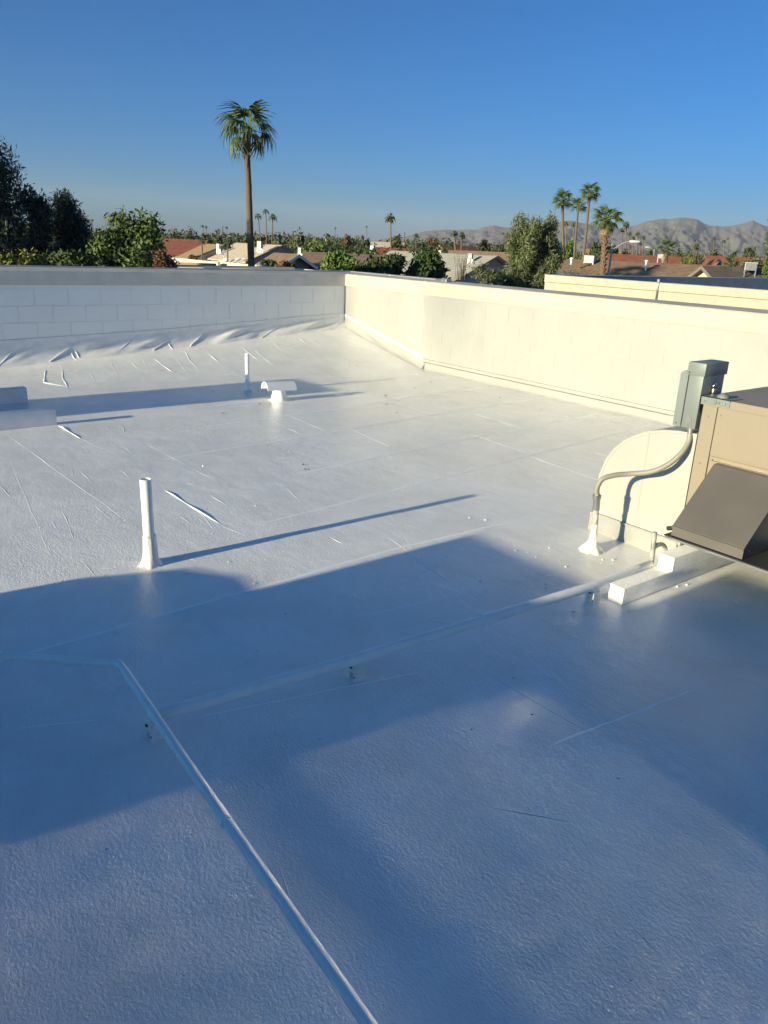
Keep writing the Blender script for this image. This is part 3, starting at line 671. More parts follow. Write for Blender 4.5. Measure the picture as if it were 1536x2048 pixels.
# ------------------------------------------------------------------ foliage
def leafmat(name, c1, c2, rough=.6):
    m = newmat(name, c1, rough, spec=.3); b = m.node_tree.nodes['Principled BSDF']
    g = N(m, 'ShaderNodeNewGeometry'); mx = N(m, 'ShaderNodeMix', data_type='RGBA'); mx.inputs[6].default_value = (*c1, 1); mx.inputs[7].default_value = (*c2, 1)
    L(m, g.outputs['Random Per Island'], mx.inputs[0]); L(m, mx.outputs[2], b.inputs['Base Color'])
    return m
LM = dict(dark=leafmat('shade_dark_foliage', (.022, .034, .024), (.055, .075, .055)), green=leafmat('green_foliage', (.045, .078, .02), (.115, .155, .045)),  # dark: shade over the left trees is put into their leaf colour
          bright=leafmat('bright_foliage', (.07, .12, .022), (.12, .18, .035)), deep=leafmat('deep_foliage', (.028, .048, .016), (.065, .095, .03)),
          olive=leafmat('olive_foliage', (.075, .09, .045), (.14, .15, .08)), brown=leafmat('brown_foliage', (.11, .055, .035), (.17, .10, .055)),
          mesquite=leafmat('mesquite_foliage', (.085, .105, .045), (.16, .185, .085)), far=leafmat('far_foliage', (.04, .055, .025), (.09, .10, .045)), yellow=leafmat('yellow_foliage', (.12, .13, .025), (.19, .20, .04)),
          palm=leafmat('palm_fronds', (.045, .075, .022), (.12, .155, .06)), thatch=leafmat('dead_fronds', (.24, .17, .10), (.33, .25, .15)), twig=leafmat('bare_twigs', (.13, .10, .075), (.2, .16, .12)))
M_BARK = mottled('bark', (.12, .085, .055), (.07, .05, .035), 3, .95)
M_PTRUNK = mottled('palm_trunk', (.20, .14, .095), (.12, .085, .06), 9, .95, .8, 25, stretch=(1, 1, 6), bdist=.03)
M_PBOOT = mottled('palm_boots', (.34, .22, .13), (.17, .10, .06), 8, .9)
def leafmesh(name, lobes, count, size, mat, seed, aspect=1.7, shell=.45, droop=0.):
    rs = np.random.RandomState(seed); lo = np.array(lobes, float)
    wgt = (lo[:, 3]*lo[:, 4]*lo[:, 5])**(2/3); idx = rs.choice(len(lo), count, p=wgt/wgt.sum())
    d = rs.normal(size=(count, 3)); d /= np.linalg.norm(d, axis=1)[:, None]
    r = rs.rand(count)**shell*(1+.14*rs.normal(size=count))
    # twig clumps: pull leaves towards random clump centres
    p = lo[idx, :3]+d*r[:, None]*lo[idx, 3:6]
    ncl = max(8, count//14); cl = p[rs.choice(count, ncl)]
    near = rs.randint(0, ncl, count)
    for _ in range(3):
        alt = rs.randint(0, ncl, count); a = np.linalg.norm(cl[near]-p, axis=1); b = np.linalg.norm(cl[alt]-p, axis=1); near = np.where(b < a, alt, near)
    dd = np.linalg.norm(cl[near]-p, axis=1); mask = dd < size*9
    p = np.where(mask[:, None], p*.45+cl[near]*.55, p)
    ax = rs.normal(size=(count, 3)); ax[:, 2] -= droop; ax /= np.linalg.norm(ax, axis=1)[:, None]
    bx = np.cross(ax, d+.5*rs.normal(size=(count, 3))); bx /= np.linalg.norm(bx, axis=1)[:, None]+1e-9
    s = size*(.6+.8*rs.rand(count))[:, None]
    q = np.stack([p-ax*s*aspect/2, p+bx*s/2*.7, p+ax*s*aspect/2, p-bx*s/2*.7], 1).reshape(-1, 3)
    me = bpy.data.meshes.new(name); me.vertices.add(len(q)); me.vertices.foreach_set('co', q.ravel())
    me.loops.add(len(q)); me.loops.foreach_set('vertex_index', np.arange(len(q))); me.polygons.add(count)
    me.polygons.foreach_set('loop_start', np.arange(0, len(q), 4)); me.polygons.foreach_set('loop_total', np.full(count, 4)); me.update(); me.validate()
    me.materials.append(mat); return me
def lobes_for(kind, rs):
    """unit-size crown: about 1 wide, 1 tall, foot at z=0"""
    lo = []
    n = {'round': 15, 'tall': 26, 'wispy': 34, 'bush': 9, 'wide': 14}[kind]
    for i in range(n):
        a = rs.rand()*6.28; 
        if kind == 'tall': z = .08+.84*i/n; rr = .27*(1-max(0, z-.75)*2.2)*rs.rand()**.3; r = .19+.09*rs.rand()
        elif kind == 'wispy': z = .10+.78*i/n; rr = .40*(1-max(0, z-.6)*1.2)*rs.rand()**.35; r = .09+.08*rs.rand()
        elif kind == 'bush': z = .2+.55*rs.rand(); rr = .30*rs.rand()**.5; r = .17+.08*rs.rand()
        elif kind == 'wide': z = .35+.45*rs.rand(); rr = .38*rs.rand()**.5; r = .13+.08*rs.rand()
        else: z = .25+.6*rs.rand(); rr = .33*math.sin(math.pi*z)**.6*rs.rand()**.4; r = .14+.08*rs.rand()
        lo.append((rr*math.cos(a), rr*math.sin(a), z, r, r, r*1.15))
    lo.append((0, 0, .45, .20, .20, .30))
    return lo
def tree(name, label, cat, px, ytop, wpx, D, mat, kind='round', count=3500, leaf=.2, zfoot=0., seed=1, group=None, trunk=True, ybot=None, droop=0., aspect=1.7):
    b = P(px, D); H = Z(px, ytop, D); Wd = wpx*D/FPX*1.02
    z0 = Z(px, ybot, D) if ybot else zfoot
    z0 = max(0., z0); rs = np.random.RandomState(seed)
    t = thing(name, label, cat, tuple(b), 0, group)
    hh = (H-z0)*1.0
    ez = (lambda e: e*hh*.95) if kind not in ('tall', 'wispy') else (lambda e: min(e*hh*.95, e*Wd*1.25))
    lo = [(x*Wd, y*Wd, z0+z*hh*.94, a*Wd, c*Wd, ez(e)) for x, y, z, a, c, e in lobes_for(kind, rs)]
    me = leafmesh('crown', lo, count, leaf, LM[mat], seed, droop=droop, aspect=aspect); link('crown', me, t)
    if trunk:
        mb = MB(); r = max(.08, .03*H)
        mb.tube([(0, 0, -.1), (.06*Wd*.3, 0, z0*.5+.2*hh), (.0, .05, z0+.45*hh), (0, 0, z0+.75*hh)], [r, r*.8, r*.55, r*.2], 8)
        for x, y, z, *_ in lo[:7]: mb.tube([(0, 0, z0+.15*hh), (x*.5, y*.5, (z0+.15*hh+z)/2+.05*hh), (x, y, z)], [r*.5, r*.32, r*.1], 6)
        mb.build('trunk', M_BARK, t, 'all')
    return t
# ------------------------------------------------------------------ palms
def frond_mesh(seed, R, blade, droop, mat, nseg=16, wseg=.05):
    """fan palm frond along +x: petiole then a folded fan whose tips hang"""
    rs = random.Random(seed); mb = MB(); pet = R-blade*.72
    mb.tube([(0, 0, 0), (pet*.55, 0, .04*R), (pet, 0, -.01*R)], [.03, .022, .015], 4)
    for k in range(nseg):
        a = (k/(nseg-1)-.5)*math.radians(205); l = blade*(.62+.38*math.cos(a*.75))*(.9+.2*rs.random())
        pts = []
        for j in range(5):
            s = l*j/4; x = pet+s*math.cos(a)*(1-.10*j/4); y = s*math.sin(a)*.85; z = -.01*R+.05*s-droop*max(0, (j/4-.28))**1.5*l*1.15*(.85+.3*rs.random())
            if j == 4: x -= .1*l*math.cos(a)*droop; y *= .93
            pts.append((x, y, z))
        wd = [.4, 1., .9, .55, .08]
        for j in range(4):
            ta = (-math.sin(a), math.cos(a)); w0 = wseg*wd[j]; w1 = wseg*wd[j+1]; p, q = pts[j], pts[j+1]
            mb.add([(p[0]-ta[0]*w0, p[1]-ta[1]*w0, p[2]+.4*w0), (p[0]+ta[0]*w0, p[1]+ta[1]*w0, p[2]-.4*w0), (q[0]+ta[0]*w1, q[1]+ta[1]*w1, q[2]-.4*w1), (q[0]-ta[0]*w1, q[1]-ta[1]*w1, q[2]+.4*w1)], [(0, 1, 2, 3)])
    me = bpy.data.meshes.new('frond'); me.from_pydata(mb.v, [], mb.f); me.materials.append(mat); return me
def palm(label, D, top, base, cw, trunk_px, nf=30, seed=1, skirt=0, group=None, boots=0, detail=True, el_lo=-40, dr=.9, dates=False):
    """top = (px, py) of the heart of the crown, base = (px, py) of a lower point of the trunk"""
    pb = Pz(base[0], base[1], D); pt = Pz(top[0], top[1], D); k = (pb[2])/max(.5, pt[2]-pb[2]); foot = pb+(pb-pt)*min(k, 1.5)*.6; foot[2] = 0
    t = thing('palm_tree', label, 'palm tree', tuple(foot), 0, group); o = Vector(foot); rs = random.Random(seed)
    a, b_, c = Vector((0, 0, -.2)), Vector(pb)-o, Vector(pt)-o; r = trunk_px*D/FPX/2
    m = 26; pts = []; rr = []
    for i in range(m+1):
        q = i/m
        if q < .5: p = a.lerp(b_, q/.5)
        else: p = b_.lerp(c, (q-.5)/.5)
        # soft bend instead of a kink
        p2 = a*(1-q)**2+b_*2*q*(1-q)+c*q*q
        p = p.lerp(p2, .12); p.x += .25*r*noise.noise(Vector((q*5, seed, 0))); p.y += .25*r*noise.noise(Vector((q*5, seed, 8)))
        pts.append(p); rr.append(r*(1.15-.30*q+(.05*(i % 2) if detail else 0)+(.30 if q > .94 and detail else 0)))
    MB().tube(pts, rr, 10 if detail else 6).build('trunk', M_PTRUNK, t, 'all')
    R = cw*D/FPX/2*1.04; heart = pts[-1]
    if boots:
        mb = MB()
        for i in range(boots):
            q = 1-.55*(i/boots) if boots > 60 else 1-.10*i/boots
            p = pts[int(q*m)].lerp(pts[min(m, int(q*m)+1)], q*m-int(q*m)); an = i*2.399; rad = r*1.02; h = r*.95
            x, y = math.cos(an), math.sin(an)
            mb.add([(p.x+x*rad*.9-y*r*.28, p.y+y*rad*.9+x*r*.28, p.z-h*.4), (p.x+x*rad*.9+y*r*.28, p.y+y*rad*.9-x*r*.28, p.z-h*.4), (p.x+x*rad*1.45, p.y+y*rad*1.45, p.z+h*.6)], [(0, 1, 2)])
            mb.add([(p.x+x*rad*.8, p.y+y*rad*.8, p.z+h*.3), (p.x+x*rad*1.45, p.y+y*rad*1.45, p.z+h*.6), (p.x+x*rad*.9+y*r*.28, p.y+y*rad*.9-x*r*.28, p.z-h*.4)], [(0, 1, 2)])
        mb.build('leaf_bases', M_PBOOT, t)['kind'] = 'stuff'
    if detail:
        mesh = [frond_mesh(seed*10+i, R, R*.62, dr, LM['palm'], 15, R*.030) for i in range(3)]
        dead = frond_mesh(seed*10+7, R*.8, R*.5, 1.2, LM['thatch'], 11, R*.03)
        for i in range(nf):
            q = (i+.5)/nf; el = math.radians(82-(82-el_lo)*q**.8+rs.uniform(-8, 8)); az = i*2.39996+rs.uniform(-.3, .3)
            f = link('frond', mesh[i % 3], t, heart); f.rotation_euler = (rs.uniform(-.35, .35), -el, az); s = rs.uniform(.82, 1.05); f.scale = (s, s, s)
        for i in range(skirt):
            f = link('dead_frond', dead, t, heart-Vector((0, 0, .1*R+.3*R*rs.random()))); f.rotation_euler = (rs.uniform(-.4, .4), math.radians(rs.uniform(58, 80)), rs.random()*6.3)
    else:
        mb = MB()
        for i in range(nf):
            q = (i+.5)/nf; el = math.radians(80-(80-el_lo)*q**.8); az = i*2.39996+rs.random()
            ce, se = math.cos(el), math.sin(el); x, y = math.cos(az), math.sin(az)
            w0 = R*.16
            p1 = heart+Vector((x*ce, y*ce, se))*R*.55; p2 = heart+Vector((x*ce, y*ce, se-.35))*R
            s_ = Vector((-y, x, 0))*w0
            mb.add([heart, p1+s_, p2+s_*.3, p2-s_*.3, p1-s_], [(0, 1, 2, 3, 4)])
            p3 = p2+Vector((x*.1, y*.1, -.35))*R*.6
            mb.add([p1+s_*1.3, p3+s_*.2, p1-s_*1.3], [(0, 1, 2)])
        me = bpy.data.meshes.new('crown'); me.from_pydata([tuple(v) for v in mb.v], [], mb.f); me.materials.append(LM['palm']); link('crown', me, t)
        if skirt:
            me = leafmesh('skirt', [(heart.x, heart.y, heart.z-.35*R, R*.45, R*.45, R*.5)], skirt, R*.25, LM['thatch'], seed, aspect=3); link('skirt', me, t)
    return t
palm('tallest palm, its slim trunk rising in front of the pale roofed house', 45, (493, 262), (503, 538), 112, 12.5, nf=19, seed=3, boots=34, el_lo=-34, dr=1.45)
palm('palm with bulging neck, left of the close group of three', 75, (1125, 402), (1127, 516), 44, 5.2, nf=24, seed=5, boots=20, el_lo=-30)
palm('shorter dark headed palm in the middle of the close group of three', 72, (1156, 413), (1148, 517), 37, 4.2, nf=20, seed=6, el_lo=-25, dr=.7)
palm('tallest palm of the close group of three beside the mountains', 70, (1180, 385), (1167, 517), 43, 5.0, nf=24, seed=7, boots=14, el_lo=-35)
palm('stout shaggy trunk palm in front of the brown shingle roof', 42, (1213, 440), (1205, 548), 60, 10.5, nf=26, seed=8, boots=120, skirt=7, el_lo=-35)
palm('low date palm behind the ridge of the brown shingle roof', 95, (1333, 497), (1332, 530), 40, 6, nf=26, seed=9, skirt=4, el_lo=-25, dr=.5)
palm('low spreading palm beside the cream arched gable', 60, (1461, 530), (1461, 548), 40, 5, nf=22, seed=10, el_lo=-20, dr=.5)
far_palms = [('palm leaning at the left of three distant palms behind the pale roof', 516, 432, 522, 487, 15, 2.2, 160, 0), ('palm at the middle and tallest of three distant palms behind the pale roof', 531.5, 423, 534, 487, 15, 2.2, 160, 0), ('palm at the right of three distant palms behind the pale roof', 545.5, 434, 544, 487, 19, 2.6, 150, 0),
    ('lone palm with a round shaggy head above the red roofs', 781, 434, 782, 493, 23, 2.8, 110, 60), ('small palm beside the left edge of the hazy hills, among trees', 832, 471, 832, 490, 13, 2, 190, 0),
    ('left palm of a short pair before the hills', 909, 466, 911, 502, 16, 4, 110, 30), ('right palm of a short pair before the hills', 924, 469, 922, 503, 16, 3, 112, 20),
    ('tiny palm behind the bulging neck palm', 1132, 447, 1132, 480, 12, 2, 190, 12), ('tiny palm between the trunks of the close group', 1148, 448, 1147, 480, 12, 2, 190, 12),
    ('left shaggy palm of the clump right of the stout palm', 1244, 460, 1243, 500, 13, 2.2, 160, 40), ('tallest shaggy palm of the clump right of the stout palm', 1253, 449, 1252, 500, 17, 2.4, 150, 40),
    ('small palm right of the shaggy pair', 1259, 467, 1258, 500, 11, 1.8, 190, 0), ('palm over the street lamp arm', 1276, 468, 1274, 505, 12, 2, 180, 0), ('small palm right of the street lamp head', 1287, 475, 1286, 500, 12, 1.6, 210, 0),
    ('short palm under the clump by the lamp arm', 1266, 476, 1266, 505, 11, 2, 190, 0), ('short palm right under the lamp head', 1280, 487, 1280, 505, 11, 2, 190, 0),
    ('distant palm left of two over the dark treeline behind the red house', 405, 452, 408, 475, 7, 1.2, 260, 0), ('distant palm right of two over the dark treeline behind the red house', 412, 454, 414, 476, 7, 1.2, 260, 0),
    ('stubby palm in the treeline left of the tall trunk', 437, 460, 437, 478, 8, 1.4, 250, 0), ('thin palm standing clear in the treeline left of the tall trunk', 453, 455, 454, 478, 7, 1.2, 260, 0),
    ('tiny palm over the roofs left of the round green tree', 211, 435, 212, 455, 7, 1.2, 280, 0), ('tiny palm at the edge of the dark tree', 184, 440, 186, 455, 7, 1.2, 290, 0),
    ('thin palm like a mast left of the hills', 671, 456, 671, 490, 5, 1.2, 250, 0), ('thin palm like a mast right of the bare tree', 733, 453, 734, 485, 5.5, 1.2, 250, 0),
    ('thin palm against the mountains right of the mesquite', 1006, 467, 1006, 492, 7, 1.2, 250, 0), ('tiny palm against the big mountain', 1322, 477, 1322, 495, 6, 1, 280, 0), ('tiny palm right of another against the big mountain', 1333, 474, 1333, 495, 6, 1, 285, 0),
    ('tiny palm between the mountains', 1389, 481, 1389, 500, 8, 1.3, 240, 0), ('bushy palm over the treeline under the right peak', 1428, 477, 1428, 500, 10, 1.8, 200, 10), ('palm partly sunk in the treeline under the right peak', 1448, 483, 1448, 505, 9, 1.5, 210, 0), ('tiny palm below the right peak', 1456, 477, 1456, 500, 6, 1, 260, 0),
    ('squat leafy palm beside the red roof', 1393, 493, 1393, 520, 16, 3, 100, 20), ('squat palm by the left red roof', 404, 481, 404, 495, 16, 3, 100, 10), ('squat palm before the pale house ridge', 455, 485, 455, 500, 22, 3, 95, 10)]
for i, (lb, x, y, bx_, by_, cw, tw, D, sk) in enumerate(far_palms):
    palm(lb, D, (x, y), (bx_, by_), cw, tw, nf=20, seed=20+i, skirt=sk, detail=False, el_lo=-45 if sk else -30)

# trees one by one
T = tree
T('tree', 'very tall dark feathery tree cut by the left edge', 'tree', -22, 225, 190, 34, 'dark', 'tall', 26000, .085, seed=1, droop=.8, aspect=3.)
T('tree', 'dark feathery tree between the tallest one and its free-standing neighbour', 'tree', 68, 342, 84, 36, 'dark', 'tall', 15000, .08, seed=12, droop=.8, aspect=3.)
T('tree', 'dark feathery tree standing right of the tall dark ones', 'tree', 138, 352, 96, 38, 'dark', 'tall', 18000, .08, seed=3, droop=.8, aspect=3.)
T('tree', 'round sunlit green tree right of the dark trees', 'tree', 262, 415, 150, 34, 'green', 'round', 11000, .13, seed=4, ybot=600)
T('shrub', 'rust brown shrub at the foot of the round green tree', 'shrub', 318, 488, 74, 30, 'brown', 'bush', 6000, .065, seed=5, ybot=560, trunk=False)
T('shrub', 'yellow green shrub under the dark trees', 'shrub', 58, 478, 70, 27, 'yellow', 'bush', 2600, .09, seed=6, ybot=570, trunk=False)
T('shrub', 'olive shrub in the bottom left behind the parapet', 'shrub', 5, 490, 60, 26, 'yellow', 'bush', 2200, .09, seed=7, ybot=570, trunk=False)
T('shrub', 'dark low hedge bush between the dark trees and the round tree', 'shrub', 150, 492, 130, 33, 'deep', 'bush', 5000, .12, seed=8, ybot=570, trunk=False)
T('shrub', 'dark bush left of the round green tree', 'shrub', 205, 450, 60, 40, 'deep', 'bush', 3000, .12, seed=9, ybot=560, trunk=False)
T('tree', 'bright green dense tree behind the brown gable', 'tree', 628, 468, 100, 92, 'bright', 'round', 6000, .26, seed=10)
T('tree', 'greyish tree rising behind the bright green one', 'tree', 604, 446, 44, 130, 'olive', 'round', 2000, .35, seed=11)
T('tree', 'leafy green tree behind the middle of the parapet', 'tree', 684, 487, 100, 37, 'bright', 'round', 8000, .13, seed=13, ybot=580)
T('tree', 'dark green tree between two green ones behind the parapet', 'tree', 762, 497, 120, 39, 'deep', 'wide', 8000, .13, seed=14, ybot=590)
T('tree', 'dark open tree with gaps beside the grey roof', 'tree', 855, 478, 118, 40, 'deep', 'round', 8500, .14, seed=15, ybot=600)
T('tree', 'bare brownish tree in the far treeline', 'tree', 694, 458, 34, 170, 'brown', 'round', 1200, .4, seed=16)
T('tree', 'rounded dark tree beside the thin mast palm', 'tree', 735, 466, 24, 150, 'deep', 'round', 1200, .4, seed=17)
T('tree', 'olive tree behind the lone shaggy palm', 'tree', 793, 462, 32, 190, 'far', 'round', 1400, .45, seed=18)
T('tree', 'brown tinged tree left of the short palm pair', 'tree', 866, 467, 30, 160, 'brown', 'round', 1200, .4, seed=19)
T('tree', 'big wispy sunlit mesquite in front of the mountains', 'tree', 1066, 415, 118, 45, 'mesquite', 'wispy', 24000, .07, seed=20, ybot=590, droop=.8, aspect=3.2)
T('shrub', 'grey thin shrub before the shaded gable', 'shrub', 985, 515, 96, 40, 'olive', 'bush', 2600, .09, seed=21, ybot=600, trunk=False)
T('shrub', 'dark green bush at the foot of the mesquite', 'shrub', 1012, 532, 70, 41, 'deep', 'bush', 3200, .10, seed=22, ybot=600, trunk=False)
T('tree', 'bright green tree behind the close palm trio', 'tree', 1130, 468, 66, 88, 'bright', 'round', 4000, .26, seed=23)
T('tree', 'dark rounded tree left of the mesquite', 'tree', 970, 466, 30, 150, 'far', 'round', 1500, .4, seed=24)
T('tree', 'dark squat tree touching the mesquite', 'tree', 1000, 472, 32, 150, 'far', 'round', 1500, .4, seed=25)
T('tree', 'dense dark tree between the trio and the stout palm', 'tree', 1192, 470, 40, 125, 'far', 'round', 2200, .34, seed=26)
T('tree', 'dark tree right behind the stout palm trunk', 'tree', 1224, 480, 34, 125, 'deep', 'round', 1600, .34, seed=27)
T('tree', 'deep green tree under the clump of small palms', 'tree', 1258, 486, 46, 130, 'far', 'wide', 1800, .34, seed=28)
T('tree', 'green tree between the street lamps', 'tree', 1300, 490, 26, 140, 'deep', 'round', 1200, .36, seed=29)
T('tree', 'dark tree left of two green domes before the mountain', 'tree', 1352, 488, 26, 150, 'far', 'round', 1200, .36, seed=30)
T('tree', 'green dome tree before the mountain foot', 'tree', 1373, 488, 26, 150, 'green', 'round', 1200, .36, seed=31)
T('tree', 'large dark tree under the right peak', 'tree', 1425, 484, 44, 120, 'far', 'wide', 2400, .34, seed=32)
T('tree', 'second large dark tree under the right peak', 'tree', 1463, 480, 40, 120, 'deep', 'round', 2400, .34, seed=33)
T('tree', 'dark green tree right of the large pair', 'tree', 1500, 482, 42, 110, 'far', 'round', 2400, .32, seed=34)
T('shrub', 'green bush beside the red roof, before the trees', 'shrub', 1505, 508, 60, 80, 'olive', 'bush', 2200, .22, seed=35, ybot=540, trunk=False)
T('shrub', 'bushy green clump behind the end of the brown roof', 'shrub', 1380, 508, 50, 95, 'green', 'bush', 1600, .24, seed=36, ybot=535, trunk=False)
T('tree', 'sunlit leafy branch tree cut by the right edge', 'tree', 1556, 422, 84, 38, 'green', 'round', 5000, .15, seed=37, ybot=600)
T('shrub', 'dark green shrub before the pale house gable', 'shrub', 533, 515, 44, 62, 'deep', 'bush', 1500, .14, seed=38, ybot=540, trunk=False)
T('shrub', 'reddish flowering shrub right of the dark shrub', 'shrub', 568, 517, 44, 58, 'brown', 'bush', 900, .14, seed=39, ybot=545, trunk=False)
T('shrub', 'green shrub mixed into the reddish one', 'shrub', 574, 516, 46, 60, 'deep', 'bush', 1100, .14, seed=40, ybot=545, trunk=False)
T('shrub', 'pink flowering bush before the tan roof', 'shrub', 384, 504, 30, 75, 'brown', 'bush', 700, .16, seed=41, ybot=525, trunk=False)
# bare twigs
def twigs(name, label, px, D, w, h, y, n, seed, up=.5, col='twig'):
    b = Pz(px, y, D); t = thing(name, label, 'shrub', tuple(b)); rs = random.Random(seed); mb = MB()
    for i in range(n):
        a = rs.random()*6.3; p = Vector((rs.uniform(-.5, .5)*w, rs.uniform(-.3, .3)*w, 0)); pts = [p]; d = Vector((math.cos(a)*(1-up), math.sin(a)*(1-up), up+rs.random()*.4))
        for k in range(4): p = p+d*h*.26; d = d+Vector((rs.uniform(-.35, .35), rs.uniform(-.35, .35), rs.uniform(-.2, .15))); pts.append(p)
        mb.tube(pts, [.022, .016, .012, .009, .004], 4, cap=False)
    mb.build('twigs', LM[col], t)
twigs('shrub', 'bare tangled shrub before the brown shingle roof', 1150, 44, 1.5, .62, 553, 46, 3, .35)
twigs('shrub', 'upright bare stems before the grey roof', 921, 38, .5, 1.0, 560, 22, 4, .95)

# far treeline: nobody could count these
rs = np.random.RandomState(77); lo = []
for i in range(430):
    px = rs.uniform(-500, 2200); D = rs.uniform(200, 430); y = 490+.0422*(px-768)
    topy = y-rs.uniform(2, 13)*(1.25 if 320 < px < 900 else .9); H = Z(px, topy, D); b = P(px, D); r = rs.uniform(2.5, 6)
    for k in range(4): lo.append((b[0]+rs.normal()*r*.7, b[1]+rs.normal()*r*.7, H*rs.uniform(.35, .85), r*.6, r*.6, H*.28))
tag(link('treeline', leafmesh('treeline', lo, 60000, .75, LM['far'], 5)), 'dark far treeline along the horizon', kind='stuff')
rs = np.random.RandomState(78); lo = []
for i in range(170):
    px = rs.uniform(-100, 1750); D = rs.uniform(105, 200); y = 490+.0422*(px-768)
    topy = y+rs.uniform(-5, 12); H = max(1.2, Z(px, topy, D)); b = P(px, D); r = rs.uniform(1.5, 3.2)
    for k in range(3): lo.append((b[0]+rs.normal()*r*.8, b[1]+rs.normal()*r*.8, H*rs.uniform(.4, .8), r*.6, r*.6, H*.3))
tag(link('garden_greenery', leafmesh('garden_greenery', lo, 34000, .42, LM['deep'], 6)), 'mixed garden greenery between the far roofs', kind='stuff')

# ------------------------------------------------------------------ houses
def roofmat(name, a, b_, s=1.2): return mottled(name, a, b_, s, .9, .6, 9, bdist=.03)
RM = dict(brown=roofmat('brown_shingles', (.25, .165, .105), (.18, .12, .08), 2.2), red=roofmat('red_tiles', (.27, .085, .05), (.20, .065, .04)), tan=roofmat('tan_shingles', (.33, .22, .13), (.26, .18, .11)),
          pale=roofmat('pale_shingles', (.50, .40, .31), (.43, .35, .275)), grey=roofmat('grey_shingles', (.34, .325, .29), (.29, .275, .25)), dark=roofmat('dark_shingles', (.12, .09, .075), (.09, .07, .06)), green=roofmat('green_grey_roof', (.12, .16, .15), (.10, .13, .13)))
HW = dict(blue=mottled('shade_blue_stucco', (.33, .36, .40), (.29, .32, .36), 2, .9), cream=mottled('cream_stucco', (.62, .54, .42), (.55, .48, .38), 2, .9), white=mottled('white_stucco', (.72, .70, .66), (.64, .62, .58), 2, .9), brown=mottled('brown_stucco', (.27, .19, .13), (.22, .16, .11), 2, .9))  # blue: cool shade of the far walls mixed into their colour
M_GLASS = newmat('window_glass', (.03, .04, .05), .08); M_FRAME = newmat('window_frame', (.7, .7, .68), .5)
M_TRIM = newmat('fascia_paint', (.20, .17, .15), .7)
